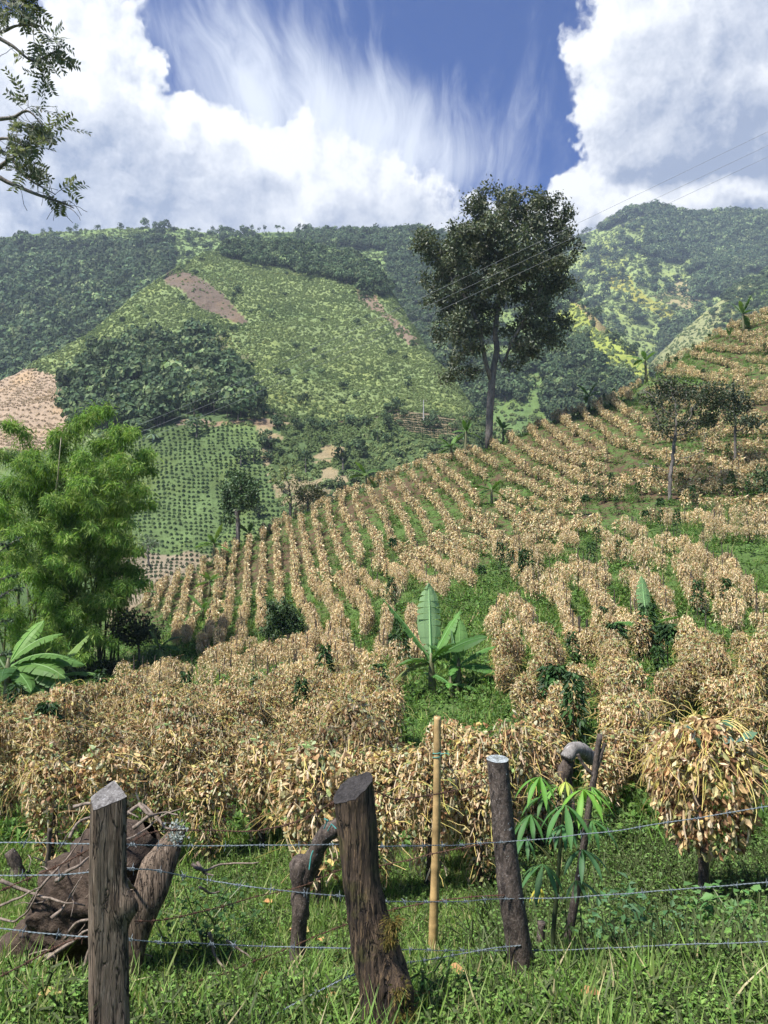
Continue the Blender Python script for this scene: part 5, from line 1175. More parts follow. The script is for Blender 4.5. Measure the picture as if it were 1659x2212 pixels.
def moss_tufts(parent, spots):
    r = np.random.default_rng(3); mb = MB()
    for (u, v, d, s, n) in spots:
        c = px(u, v, d); O = c + rdir(n, r) * s * r.random((n, 1)); D = norm(O - c + [0, -.02, -.01]); X, Y, Z = frames(D, rdir(n, r)); L = r.uniform(.01, .022, (n, 1)); stamp(mb, QUAD_V, QUAD_Q, None, O, X * L, Y * L * .25, Z * L, pick([(.16, .13, .03), (.10, .10, .03), (.2, .15, .05)], n, .2, r))
    part(mb, 'moss', M['grass'], parent)['kind'] = 'stuff'
mp = [o for o in COL.objects if o.get('label', '').startswith('thick rotting')][0]
moss_tufts(mp, [(848, 1995, 2.62, .035, 400), (842, 2030, 2.61, .03, 300), (862, 2140, 2.59, .035, 300), (872, 2190, 2.59, .04, 400)])

def forked():
    b = px(640, 2112, 4.4); o = empty('forked_post', tuple(b), 'crooked forked stump post with rough bark behind the wires', 'fence post')
    d = 4.4; c = lambda *p: np.array([px(u, v, dd) for u, v, dd in p])
    mb = MB(); tube(mb, catmull(c((641,2135,d),(643,2060,d),(648,1980,d),(652,1910,d),(650,1868,d),(648,1852,d)), 30), catmull(np.array([[36],[34],[36],[40],[44],[30]]), 30)[:, 0] * d / F0 / 2 * 1.05, 16, noise=.35, nscale=14, seed=4); part(mb, 'trunk', M['barkpost'], o, True)
    mb = MB(); tube(mb, catmull(c((658,1905,d),(672,1862,d-.02),(690,1825,d-.05),(712,1795,d-.08),(745,1775,d-.1)), 22), np.linspace(38, 34, 22) * d / F0 / 2, 14, noise=.35, nscale=14, seed=5); part(mb, 'limb', M['barkpost'], o, True)
    mb = MB()
    for pts in ([(668,1878,4.28),(672,1850,4.27),(676,1838,4.26)], [(700,1790,4.22),(708,1772,4.2),(700,1768,4.2)], [(708,1795,4.2),(716,1780,4.18),(726,1790,4.18)]): tube(mb, c(*pts), .004, 4)
    part(mb, 'twine', M['twine'], o)
forked()
def cane():
    b = px(935, 2065, 5.0); o = empty('bamboo_cane', tuple(b), 'straight yellow bamboo cane standing behind the fence', 'cane'); P = np.array([px(*q) for q in [(934,2085,5.0),(937,1980,5.0),(941,1850,5.0),(944,1700,5.0),(945,1548,5.0)]]); P = catmull(P, 60); n = 60
    t = np.linspace(0, 1, n); rad = np.interp(t, [0, 1], [10.5, 7.5]) * 5.0 / F0 * (1 + 0); nodes = [.1, .21, .33, .46, .60, .74, .88]
    for q in nodes: rad = rad * (1 + .16 * np.exp(-((t - q) / .008) ** 2))
    col = np.array((.52, .35, .15)) * (1 + .15 * np.sin(t * 40))[:, None]; 
    for q in nodes: col = col * (1 - .45 * np.exp(-((t - q + .012) / .008) ** 2))[:, None]
    mb = MB(); tube(mb, P, rad, 14, cap=True); mb.C[0] = np.concatenate([np.repeat(col, 14, 0), col[:1], col[-1:] * .5]); part(mb, 'cane', M['cane'], o, True)
    mb = MB(); k = np.linspace(0, 12.5, 60); c = px(944, 1640, 5.0); tube(mb, c + np.stack([.027 * np.cos(k), .027 * np.sin(k), .004 * k], -1), .0025, 4); tube(mb, [c + [.02, -.03, .04], c + [.05, -.04, .05], c + [.08, -.03, .04]], .0025, 4); part(mb, 'twine', M['twine'], o)
cane()

# ---- barbed wires
def barb_mesh(mat, r0=.0016):
    mb = MB(); 
    for s in (1, -1):
        k = np.linspace(0, 9, 12); tube(mb, np.stack([.004 * s + .0012 * k * s * .3, .0045 * np.cos(k), .0045 * np.sin(k)], -1), r0, 4)
        tube(mb, [(.004 * s, .004, 0), (.008 * s, .016, .010 * s)], [r0, r0 * .4], 4); tube(mb, [(.004 * s, -.004, 0), (.006 * s, -.015, -.010 * s)], [r0, r0 * .4], 4)
    return mb.mesh('barb', M[mat])
BARB = {'galv': barb_mesh('galv', .0012), 'rust': barb_mesh('rust', .0016)}
def wire(label, pts, mat, seed, r0=.0016, pitch=.034, gap=.125):
    r = np.random.default_rng(seed); P = np.array([px(*q) for q in pts]); n = 24 * len(P); C = catmull(P, n) if len(P) > 2 else P[0] + np.linspace(0, 1, n)[:, None] * (P[1] - P[0])
    seg = np.linalg.norm(np.diff(C, axis=0), axis=1); s = np.concatenate([[0], np.cumsum(seg)]); m = int(s[-1] / pitch * 7); t = np.linspace(0, s[-1], m); C = np.stack([np.interp(t, s, C[:, k]) for k in range(3)], -1)
    C = C + .004 * np.stack([fbm(np.stack([t * 6, 0 * t, 0 * t + k * 9], -1), 3, seed) for k in range(3)], -1)
    o = empty('barbed_wire', tuple(P[0]), label, 'barbed wire'); T = norm(np.gradient(C, axis=0)); Y = norm(np.cross(T, [0, 0, 1.0])); Z = np.cross(Y, T); a = t / pitch * 2 * math.pi
    for ph in (0, math.pi):
        mb = MB(); tube(mb, C + (np.cos(a + ph)[:, None] * Y + np.sin(a + ph)[:, None] * Z) * r0 * .95, r0, 5, cap=False); part(mb, 'strand', M[mat], o, True)
    for q in np.arange(gap * .4, s[-1], gap):
        k = np.searchsorted(t, q)
        if k >= m: continue
        u = to_px(C[k])
        if not (-20 < u[0] < 1680 and u[1] < 2230): continue
        b = bpy.data.objects.new('barb', BARB[mat]); COL.objects.link(b); b.parent = o; b.location = Vector(C[k] - P[0]); b.rotation_euler = Vector(T[k]).to_track_quat('X', 'Z').to_euler(); b.rotation_euler.rotate_axis('X', r.random() * 6.28)
GW = .0013
wire('top galvanised barbed wire running across all three posts', [(-60,1820,2.52),(120,1822,2.5),(240,1824,2.48),(400,1826,2.7),(560,1826,2.75),(740,1825,2.84),(900,1828,3.1),(1085,1819,3.45),(1250,1804,3.35),(1450,1776,3.15),(1720,1732,2.9)], 'galv', 1, GW)
wire('second galvanised barbed wire sagging between the left and middle posts', [(-60,1893,2.52),(120,1889,2.5),(240,1880,2.48),(330,1880,2.6),(450,1902,2.8),(560,1918,2.75),(750,1937,2.84),(900,1949,3.1),(1100,1942,3.44),(1250,1938,3.36),(1450,1922,3.15),(1720,1903,2.9)], 'galv', 2, GW)
wire('lowest straight galvanised barbed wire crossing behind the posts', [(-60,1998,2.55),(120,2018,2.52),(240,2027,2.5),(400,2037,2.7),(560,2043,2.95),(760,2048,2.86),(900,2052,3.15),(1110,2053,3.6),(1200,2052,3.5),(1400,2044,3.3),(1720,2031,3.0)], 'galv', 3, GW)
wire('dark doubled barbed wire curving up to the base of the lichen post', [(520,2240,2.75),(600,2188,2.75),(680,2146,2.8),(757,2109,2.85),(820,2090,2.95),(900,2078,3.15),(980,2062,3.4),(1060,2048,3.43),(1125,2042,3.44)], 'galv', 4, .0017)
wire('rusty barbed wire rising from the root ball to the middle post top', [(285,1816,3.0),(340,1796,3.3),(440,1794,3.5),(550,1795,3.5),(640,1775,3.15),(720,1736,2.86),(800,1710,2.88),(860,1726,3.05),(950,1714,3.45),(1060,1692,3.47)], 'rust', 5, .0017)
wire('rusty barbed wire running through the forked stump post', [(290,1990,3.4),(370,1984,3.7),(480,1958,4.1),(560,1935,4.3),(650,1915,4.32),(740,1878,3.9),(840,1868,3.6),(940,1842,3.5),(1070,1818,3.47)], 'rust', 6, .0017)
wire('rusty barbed wire climbing from the lower left past the forked stump', [(250,2180,2.9),(330,2150,3.1),(480,2104,3.7),(560,2072,4.1),(630,2045,4.28),(700,2015,4.1),(800,1980,3.7),(880,1958,3.55),(1000,1938,3.5),(1090,1933,3.45)], 'rust', 7, .0017)
wire('rusty barbed wire hanging in the lower left corner', [(-60,2135,2.7),(0,2112,2.65),(90,2062,2.58),(150,2035,2.55),(215,2015,2.52)], 'rust', 8, .0017)
wire('short rusty barbed wire in front of the root ball at the left', [(-60,1952,2.75),(0,1926,2.7),(60,1898,2.65),(130,1868,2.6),(200,1832,2.55)], 'rust', 9, .0017)

# ---- uprooted stump with its root ball
def root_ball():
    r = np.random.default_rng(12); b = cast([190], [2125])[0][0]; o = empty('uprooted_stump', tuple(b), 'uprooted tree stump with a soil-caked root ball behind the left post', 'stump'); D = 4.3
    path = catmull(np.array([px(u, v, d) for u, v, d in [(-90,2130,4.4),(0,2085,4.35),(90,2035,4.3),(160,1975,4.28),(225,1900,4.3),(285,1840,4.32),(330,1795,4.35)]]), 90); rad = catmull(np.array([[22],[46],[70],[98],[108],[82],[26]], float), 90)[:, 0] * D / F0
    mb = MB(); sides = 72; tan = norm(np.gradient(path, axis=0)); X = norm(np.cross(tan, [0, 1.0, 0])); V = []
    for i in range(90):
        Y = np.cross(tan[i], X[i]); a = np.arange(sides) / sides * 6.2832; dr = np.cos(a)[:, None] * X[i] + np.sin(a)[:, None] * Y; q = path[i] + dr * rad[i]
        V.append(path[i] + dr * (rad[i] * (1 + .34 * fbm(q * 4, 3, 2) + .42 * np.abs(fbm(q * 10, 4, 6)) - .12))[:, None])
    V = np.concatenate(V); i = np.arange(89)[:, None] * sides; j = np.arange(sides)[None]; k = (j + 1) % sides; mb.add(V, np.stack([i + j, i + k, i + sides + k, i + sides + j], -1).reshape(-1, 4)); part(mb, 'root_ball', M['soil'], o, True)
    # broken trunk slab
    mb = MB(); pp = catmull(np.array([px(u, v, d) for u, v, d in [(385,1790,4.1),(352,1850,4.08),(325,1930,4.05),(300,2010,4.05),(288,2080,4.05),(284,2120,4.05)]]), 36); ww = catmull(np.array([[38],[72],[74],[56],[40],[34]], float), 36)[:, 0] * 4.1 / F0 / 2
    V = []
    for q in range(36):
        a = np.arange(24) / 24 * 6.2832; dr = np.stack([np.cos(a), .55 * np.sin(a), 0 * a], -1); s = pp[q] + dr * ww[q]; V.append(pp[q] + dr * (ww[q] * (1 + .22 * fbm(np.stack([s[:, 0] * 14, s[:, 1] * 14, s[:, 2] * 2], -1), 4, 8)))[:, None])
    V = np.concatenate(V); i = np.arange(35)[:, None] * 24; j = np.arange(24)[None]; k = (j + 1) % 24; mb.add(np.concatenate([V, pp[:1]]), np.stack([i + j, i + 24 + j, i + 24 + k, i + k], -1).reshape(-1, 4), [[jj, (jj + 1) % 24, len(V)] for jj in range(24)]); part(mb, 'trunk', M['post'], o, True)
    mb = MB(); c = px(382, 1800, 4.0); n = 130; O = c + r.normal(size=(n, 3)) * [.022, .012, .03]; X_, Y_, Z_ = frames(rdir(n, r), np.array([0, -1.0, .4]) + r.normal(size=(n, 3)) * .3); stamp(mb, QUAD_V, QUAD_Q, None, O, X_ * .016, Y_ * .014, Z_ * .01, pick([(.42, .45, .43), (.28, .31, .29)], n, .15, r)); part(mb, 'lichen', M['leaf'], o)['kind'] = 'stuff'
    roots = [[(60,1960),(100,1900),(150,1850),(185,1790)],[(0,1900),(60,1925),(120,1945),(185,1955)],[(0,1960),(50,1935),(90,1915)],[(150,1810),(180,1770),(230,1760),(270,1758)],[(205,1775),(225,1730),(260,1745),(300,1765)],[(275,1760),(310,1740),(345,1775),(372,1780)],
             [(290,1790),(330,1760),(360,1790),(400,1770)],[(140,2030),(170,1990),(220,1985),(262,1960)],[(100,2070),(150,2040),(185,2010),(240,2000)],[(60,2085),(110,2060),(125,2090)],[(180,2100),(190,2060),(200,2010)],[(215,2050),(225,2000),(240,1960),(245,1930)],
             [(20,2095),(60,2065),(110,2050)],[(120,1900),(170,1870),(210,1840)],[(270,1900),(300,1925),(330,1905)],[(230,1800),(280,1810),(340,1770),(390,1745)],[(430,1915),(455,1930),(475,1925)],[(415,1865),(440,1880),(485,1868),(560,1862)],[(425,1862),(440,1885),(462,1890)],
             [(450,2015),(462,2060),(480,2085),(500,2110)],[(490,2030),(515,2050),(545,2070)],[(0,1985),(30,1990),(65,1960),(80,1925)],[(110,1985),(140,1960),(170,1900)],[(160,1740),(200,1735),(250,1750)],[(300,1735),(325,1760),(355,1755),(385,1760)]]
    for k, q in enumerate(roots):
        dpt = 4.15 - .02 * (k % 5) + (.12 if q[0][0] > 400 else 0); P = catmull(np.array([px(u, v, dpt + r.normal() * .04 - (.25 if 60 < u < 300 and v > 1850 else 0)) for u, v in q]), 14); P += .010 * np.stack([fbm(P * 14 + 3 * z, 2, k) for z in range(3)], -1)
        mb = MB(); tube(mb, P, np.linspace(r.uniform(.007, .013), .003, 14), 6, noise=.2, nscale=30); part(mb, 'root', M['twig'], o, True)
    for k in range(26):                                        # hair roots hanging off the ball
        u, v = r.uniform(60, 330), r.uniform(1790, 2080); p = px(u, v, 4.0 + r.random() * .15); P = [p]; d = norm(r.normal(size=3) + [0, -.6, -.4])
        for j in range(6): d = norm(d + r.normal(size=3) * .35 + [0, 0, -.15]); P.append(P[-1] + d * r.uniform(.02, .05))
        mb = MB(); tube(mb, P, np.linspace(.004, .0012, 7), 4, cap=False); part(mb, 'root', M['twig'], o)
root_ball()
def small_stub(label, pts, rad, mat, name='dead_stub'):
    b = cast([pts[0][0]], [pts[0][1]])[0][0]; d = to_px(b)[2]; o = empty(name, tuple(b), label, 'stump'); P = catmull(np.array([px(u, v, d) for u, v in pts]), 16); mb = MB(); tube(mb, P, np.linspace(rad[0], rad[1], 16), 10, noise=.35, nscale=20, seed=int(pts[0][0])); part(mb, 'shaft', M[mat], o, True)
small_stub('dark broken stub with a hooked top at the left edge behind the wires', [(40,1905),(38,1880),(28,1852),(20,1838)], (.07, .04), 'barkpost')
small_stub('thin black stake standing between the stub and the root ball', [(98,1945),(102,1880),(105,1830),(108,1790)], (.022, .016), 'stake', 'thin_stake')
small_stub('short cut stem stub beside the lichen-capped post', [(1163,2110),(1166,2050),(1170,1992)], (.028, .022), 'barkpost')

# ---- cassava and the bare stem beside it
def cassava():
    b = cast([1192], [2110])[0][0]; d = 3.95; o = empty('cassava_plant', tuple(b), 'cassava plant with fingered leaves growing behind the lichen-capped post', 'cassava'); r = np.random.default_rng(8)
    Z3 = lambda x, y, dd=0: px(987.5 + x * .4534, 1563.5 + y * .4534, d + dd)
    st = catmull(np.array([Z3(455,1215),Z3(458,1000),Z3(475,800),Z3(488,620),Z3(500,480),Z3(515,360),Z3(518,280)]), 30); mb = MB(); tube(mb, st, np.linspace(.014, .006, 30), 8, (.055, .075, .03)); part(mb, 'stem', M['stem'], o, True)
    LV = [(395,252,-.05,.20,1.0,(.13,.30,.05),700),(350,432,-.12,.19,.9,(.07,.17,.045),600),(415,345,.02,.16,.8,(.07,.16,.04),520),(515,385,-.2,.24,1.0,(.075,.18,.05),480),(600,312,-.12,.22,1.0,(.17,.36,.05),430),(517,275,-.05,.10,.5,(.36,.42,.08),300),(640,460,.06,.21,.9,(.07,.17,.05),520),
          (410,668,-.15,.22,.9,(.07,.16,.055),800),(595,598,-.12,.21,.9,(.055,.13,.05),760),(565,745,-.02,.16,.8,(.07,.15,.06),900),(330,545,.02,.17,.8,(.06,.14,.05),720),(640,300,.08,.18,.8,(.14,.30,.06),430),(480,300,.08,.18,.8,(.15,.32,.06),420),(500,480,-.1,.16,.7,(.06,.15,.05),600),(395,775,-.05,.10,.5,(.34,.30,.04),860)]
    for (x, y, dd, L, sp, col, sy) in LV:
        c = Z3(x, y, dd); s = st[np.argmin(np.abs(st[:, 2] - Z3(0, sy)[2]))]; mb = MB(); tube(mb, catmull(np.array([s, (s + c) / 2 + [0, 0, .03], c]), 8), .0028, 5, (.20, .20, .07), cap=False)
        toward = norm(np.array([c[0] - s[0], (c[1] - s[1]) - .04, .0])); yaw = math.atan2(toward[1], toward[0]); n = 7
        for k in range(n):
            a = yaw + (k - 3) * .80 * sp + r.normal() * .06; ln = L * (1 - .10 * abs(k - 3)) * r.uniform(.9, 1.08); pit = R(-4 - 5 * abs(k - 3)) + r.normal() * .12
            D0 = np.array([math.cos(a) * math.cos(pit), math.sin(a) * math.cos(pit), math.sin(pit)]); sd = norm(np.cross(D0, [0, 0, 1.0])); p = c.copy(); dcur = D0; V = []; cc = []
            for q, w in zip(np.linspace(0, 1, 8), (.05, .35, .7, .95, 1, .8, .45, .02)):
                nn = np.cross(sd, dcur); V += [p + sd * w * ln * .075 - nn * (-.02) * w * ln, p, p - sd * w * ln * .075 + nn * .02 * w * ln]; dcur = norm(dcur + np.array([0, 0, -.19])); p = p + dcur * ln / 7; cc += [np.array(col), np.array(col) * 1.35, np.array(col)]
            Q = []; 
            for q in range(7): Q += [[3*q, 3*q+1, 3*q+4, 3*q+3], [3*q+1, 3*q+2, 3*q+5, 3*q+4]]
            mb.add(V, Q, None, np.array(cc) * r.uniform(.85, 1.12))
        part(mb, 'leaf', M['leaf'], o, True)
    b2 = cast([1225], [2095])[0][0]; o = empty('bare_sapling', tuple(b2), 'bare grey sapling with a forked cut top right of the cassava', 'sapling')
    def br(nm, q, r0, r1):
        P = catmull(np.array([Z3(x, y, .12) for x, y in q]), 26); mb = MB(); tube(mb, P, np.linspace(r0, r1, 26), 10, noise=.12, nscale=25); part(mb, nm, M['barkpost'], o, True)
    br('trunk', [(508,1190),(530,1020),(562,840),(590,680),(610,540),(630,380),(655,245),(665,150),(680,50)], .024, .014); br('branch', [(655,250),(620,215),(595,185),(575,145)], .012, .008); br('branch', [(662,220),(680,160),(705,92)], .013, .009)
cassava()
def lichen_log():
    c = px(1245, 1625, 8.0); b = c.copy(); b[2] = gz(b[0], b[1]); o = empty('dead_log', tuple(b), 'bleached lichen-covered log end propped among the bean plants', 'log'); mb = MB()
    tube(mb, catmull(np.array([px(1222,1640,7.9), px(1238,1618,7.95), px(1258,1622,8.05), px(1274,1634,8.15), px(1286,1644,8.25)]), 26), np.array([.045] + [.072] * 24 + [.05]), 14, noise=.3, nscale=12, seed=6); part(mb, 'trunk', M['logwood'], o, True)
    mb = MB(); tube(mb, catmull(np.array([px(1215,1690,8.0), px(1222,1660,7.95), px(1230,1640,7.95)]), 10), np.linspace(.09, .06, 10), 12, noise=.4, nscale=14, seed=7); tube(mb, [b + [-.05, .02, -.05], px(1215, 1690, 8.0)], [.08, .085], 12, noise=.4, nscale=10); part(mb, 'stump', M['barkpost'], o, True)
lichen_log()

# ---- fallen dry leaves in the grass, each a thing
DL = []
for k in range(3):
    mb = MB(); r = np.random.default_rng(400 + k); stamp(mb, CRUMP_V, None, CRUMP_T, np.zeros((1, 3)), np.array([[.09, 0, 0]]), np.array([[0, .06, 0]]), np.array([[0, 0, .05]]), pick([(.55, .34, .14), (.62, .45, .2), (.42, .25, .11)], 1, .1, r)); DL.append(mb.mesh('dry_leaf', M['dry']))
for k, (u, v) in enumerate([(590,1970),(265,2090),(240,2125),(620,2030),(668,2035),(690,2050),(1330,2080),(1420,1960),(1000,2150),(560,2150),(1480,2110),(700,2190),(450,2170),(80,2190),(930,2190),(1250,2185)]):
    p = cast([u], [v])[0][0]; o = bpy.data.objects.new('dry_leaf', DL[k % 3]); COL.objects.link(o); o.location = (p[0], p[1], p[2] + .07); o.rotation_euler = (rng.normal() * .4, rng.normal() * .4, rng.random() * 6.28); tag(o, 'curled dry brown leaf lying in the grass near the fence', 'leaf', 'fallen leaves in the grass')

# ---- feathery green plant and yellowing vine among the beans
def green_spray(name, label, u, v, d, n, w, h, ls, cols, seed, mat='leaf'):
    r = np.random.default_rng(seed); c = px(u, v, d); g = np.array([c[0], c[1], gz(c[0], c[1])]); o = empty(name, tuple(g), label, 'plant'); mb = MB(); st = MB()
    for k in range(max(6, n // 40)):
        tip = c + np.array([r.normal() * w * .5, r.normal() * w * .4, r.normal() * h * .4]); P = catmull(np.array([g + r.normal(size=3) * [.05, .05, 0], (g + tip) / 2 + r.normal(size=3) * .06, tip]), 12); tube(st, P, np.linspace(.008, .003, 12), 4, (.12, .15, .05), cap=False)
        m = 40; t = r.uniform(.45, 1, m); O = P[(t * 11).astype(int)] + r.normal(size=(m, 3)) * [w * .16, w * .16, h * .12]; X, Y, Z = frames(norm(r.normal(size=(m, 3)) * [1, 1, .4]), np.array([0, 0, 1.0]) + r.normal(size=(m, 3)) * .35); L = r.uniform(.6, 1.2, (m, 1)) * ls; stamp(mb, LEAF_V, None, LEAF_T, O, X * L, Y * L * .6, Z * L, pick(cols, m, .2, r))
    part(mb, 'foliage', M[mat], o); part(st, 'stems', M['stem'], o)
green_spray('fern_bush', 'bright green feathery bush rising among the near bean rows', 570, 1615, 11.0, 700, .9, .35, .07, [(.10, .26, .05), (.14, .32, .07)], 1)
green_spray('yellowing_vine', 'yellowing leafy vine on the rows below the central banana', 815, 1560, 13.5, 420, .7, .6, .10, [(.32, .34, .05), (.20, .28, .06), (.42, .38, .06), (.14, .24, .06)], 2)
green_spray('leafy_weed', 'broad-leaved green weed in the gap right of the central bean rows', 1350, 1480, 15, 500, .7, .5, .13, [(.09, .21, .06), (.13, .28, .08)], 3)
green_spray('leafy_weed', 'tall pale-leaved weed in the grass beside the sapling on the right', 1400, 1990, 4.6, 320, .45, .22, .07, [(.08, .18, .07), (.11, .22, .10)], 4)
green_spray('leafy_weed', 'leafy weed at the right edge of the frame beside the pod heap', 1625, 1965, 4.8, 280, .35, .25, .07, [(.09, .20, .06), (.13, .25, .08)], 5)
green_spray('leafy_bush', 'green bush overgrowing the soil bank right of the root ball', 450, 1935, 4.9, 420, .45, .3, .045, [(.045, .10, .03), (.07, .15, .04)], 6)

# ---- branches of a tree outside the frame reaching in at the upper left
def legume_tree():
    r = np.random.default_rng(77); x0, y0 = -6.4, 7.6; b = np.array([x0, y0, gz(x0, y0) - .1]); o = empty('legume_tree', tuple(b), 'tree with small feathery leaflets whose branches hang in at the upper left corner', 'tree'); D = 7.0
    tr = catmull(np.array([b, b + [.1, 0, 2.2], b + [-.1, -.1, 4.5], b + [.2, -.2, 7.0], b + [.3, -.2, 9.0]]), 30); mb = MB(); tube(mb, tr, np.linspace(.2, .07, 30), 12, noise=.2, nscale=4); part(mb, 'trunk', M['bark'], o, True)
    P = lambda u, v, dd=0: px(u, v, D + dd)
    mains = [[tr[27], P(-260,20), P(-60,60), P(20,95), P(70,130), P(120,110)], [tr[26], P(-280,60,.2), P(-80,90,.2), P(0,70,.1), P(40,55,.1), P(95,58)], [tr[24], P(-260,190), P(-60,250), P(20,255), P(60,240), P(95,275)], [tr[23], P(-250,250,.2), P(-60,300,.2), P(20,300,.1), P(70,330,.1)],
             [tr[21], P(-250,300), P(-50,400), P(0,360), P(40,330), P(60,310), P(85,335)], [tr[20], P(-250,330), P(-40,370), P(20,395), P(80,420), P(140,440), P(160,450)], [tr[20], P(-250,350,.2), P(-40,330,.2), P(10,330,.1), P(60,385,.1), P(120,420)], [tr[28], P(-240,-40), P(-40,-20), P(30,0), P(60,-5)]]
    lf = MB(); tw = MB()
    for k, q in enumerate(mains):
        C = catmull(np.array(q), 60); mb = MB(); tube(mb, C, np.linspace(.035, .004, 60), 6); part(mb, 'branch', M['bark'], o, True)
        bare = 1.25 if k in (5, 6) else .35
        for j in range(12):
            t = r.uniform(.55, 1); p = C[int(t * 59)]; d = norm(r.normal(size=3) * [1, .7, .8] + (C[-1] - C[20]) * .5); s = [p]
            for m in range(4): d = norm(d + r.normal(size=3) * .3 + [0, 0, -.08]); s.append(s[-1] + d * r.uniform(.03, .075))
            tube(tw, s, .0028, 3, cap=False)
            if r.random() < bare * .62: continue
            for f in range(4):                              # pinnate leaves: paired leaflets along a stalk
                d2 = norm(d + r.normal(size=3) * .6 + [0, 0, -.1]); a = s[-1 - r.integers(0, 3)]; e = a + d2 * r.uniform(.12, .22); tube(tw, [a, e], .0014, 3, cap=False); n = 12; tt = np.repeat(np.linspace(.2, 1, n // 2), 2); sd = norm(np.cross(d2, rdir(1, r)[0])); sg = np.tile([1, -1], n // 2)[:, None]
                O = a + (e - a) * tt[:, None]; X, Y, Z = frames(norm(sd * sg + d2 * .55 + r.normal(size=(n, 3)) * .12), np.cross(d2, sd) + r.normal(size=(n, 3)) * .2); stamp(lf, QUAD_V, QUAD_Q, None, O, X * .062, Y * .023, Z * .03, pick([(.11, .13, .08), (.15, .17, .12), (.20, .215, .165)], n, .2, r))
    part(lf, 'foliage', M['leaf'], o); part(tw, 'twigs', M['bark'], o)
legume_tree()
def edge_shrub():
    r = np.random.default_rng(78); b = cast([-120], [1640])[0][0]; d = 12.0; b = px(-110, 1700, d); b[2] = gz(b[0], b[1]); o = empty('pale_shrub', tuple(b), 'shrub with pale grey-green twigs poking in at the left edge', 'shrub'); lf = MB(); tw = MB()
    for q in [[(-110,1600),(-80,1300),(-20,1210),(45,1160)],[(-110,1600),(-80,1350),(-20,1265),(40,1240)],[(-110,1600),(-60,1380),(0,1290),(48,1270)],[(-110,1600),(-60,1420),(-10,1350),(25,1340)],[(-110,1600),(-60,1460),(-10,1420),(20,1410)],[(-100,1600),(-70,1250),(-30,1180),(15,1175)]]:
        C = catmull(np.array([px(u, v, d) for u, v in q]), 40); tube(tw, C, np.linspace(.03, .004, 40), 5); n = 120; t = r.uniform(.35, 1, n); O = C[(t * 39).astype(int)]; T = norm(np.gradient(C, axis=0))[(t * 39).astype(int)]; X, Y, Z = frames(norm(T * .8 + rdir(n, r) * .9), rdir(n, r) + [0, -.3, .8]); L = r.uniform(.05, .09, (n, 1)); stamp(lf, LEAF_V, None, LEAF_T, O, X * L, Y * L * .5, Z * L, pick([(.10, .15, .09), (.17, .23, .15), (.07, .12, .06)], n, .2, r))
    part(lf, 'foliage', M['leaf'], o); part(tw, 'stems', M['bark'], o)
edge_shrub()
# ================================================================== THE FAR SIDE OF THE VALLEY
def crown_mesh(seed, n, q, cols, flat=1.0):
    r = np.random.default_rng(seed); mb = MB(); k = 7; C = rdir(k, r) * .30 * [1, 1, .7] + [0, 0, .55]; B = r.uniform(.22, .36, k)
    i = r.integers(0, k, n); D = rdir(n, r); D[:, 2] = np.abs(D[:, 2]) * .9 - .25 + .2 * r.random(n); D = norm(D); O = C[i] + D * B[i][:, None] * r.uniform(.8, 1.05, (n, 1)) * [1, 1, flat]
    T = norm(np.cross(D, rdir(n, r))); X, Y, Z = frames(T, D + r.normal(size=(n, 3)) * .25); L = r.uniform(.7, 1.3, (n, 1)) * q; lum = (.65 + .7 * r.random(k))[i][:, None]
    stamp(mb, QUAD_V - [.5, 0, 0], QUAD_Q, None, O, X * L, Y * L * .8, Z * L, pick(cols, n, .22, r) * lum)
    tube(mb, [(0, 0, -.15), (0, 0, .4)], [.03, .02], 4, (.12, .10, .08), cap=False); return mb.mesh('tree', M['farleaf'])
FG = [(.065, .105, .05), (.09, .135, .06), (.12, .165, .075), (.05, .08, .042)]
CR = [crown_mesh(500 + k, 170, .17, FG, 1.0 if k % 2 else .8) for k in range(6)] + [crown_mesh(510 + k, 150, .17, [(.16, .22, .10), (.20, .25, .11)]) for k in range(2)]
def shrub_mesh(seed, n, cols, q=.30):
    r = np.random.default_rng(seed); mb = MB(); D = rdir(n, r); D[:, 2] = np.abs(D[:, 2]); O = D * [.42, .42, .5] * r.uniform(.6, 1, (n, 1)); X, Y, Z = frames(norm(np.cross(D, rdir(n, r)) + [0, 0, .25]), D + r.normal(size=(n, 3)) * .4); L = r.uniform(.7, 1.3, (n, 1)) * q
    stamp(mb, QUAD_V - [.5, 0, 0], QUAD_Q, None, O, X * L, Y * L * .7, Z * L, pick(cols, n, .2, r)); return mb.mesh('shrub', M['scrub'])
SHG = [shrub_mesh(520 + k, 44, [(.185, .24, .095), (.21, .265, .105), (.235, .285, .12)]) for k in range(3)] + [shrub_mesh(525 + k, 44, [(.13, .18, .07), (.155, .205, .08)]) for k in range(2)] + [shrub_mesh(528, 44, [(.33, .35, .14), (.29, .33, .12)])]
SHC = [shrub_mesh(530 + k, 30, [(.030, .060, .028), (.042, .078, .034)]) for k in range(3)]
SHT = [shrub_mesh(540 + k, 24, [(.36, .28, .18), (.42, .33, .22), (.28, .21, .14)]) for k in range(2)]

r6 = np.random.default_rng(66)
def put(name, P, size, idx, src, label, cat, zs=None):
    n = len(P); s = np.column_stack([size * r6.uniform(.9, 1.15, n), size * r6.uniform(.9, 1.15, n), size * (r6.uniform(.85, 1.25, n) if zs is None else zs)])
    return gn_scatter(name, P, np.column_stack([0 * size, 0 * size, r6.random(n) * 6.28]), s, idx, src, label, cat=cat)
def in_view(UV): return (UV[:, 0] > -60) & (UV[:, 0] < 1720)
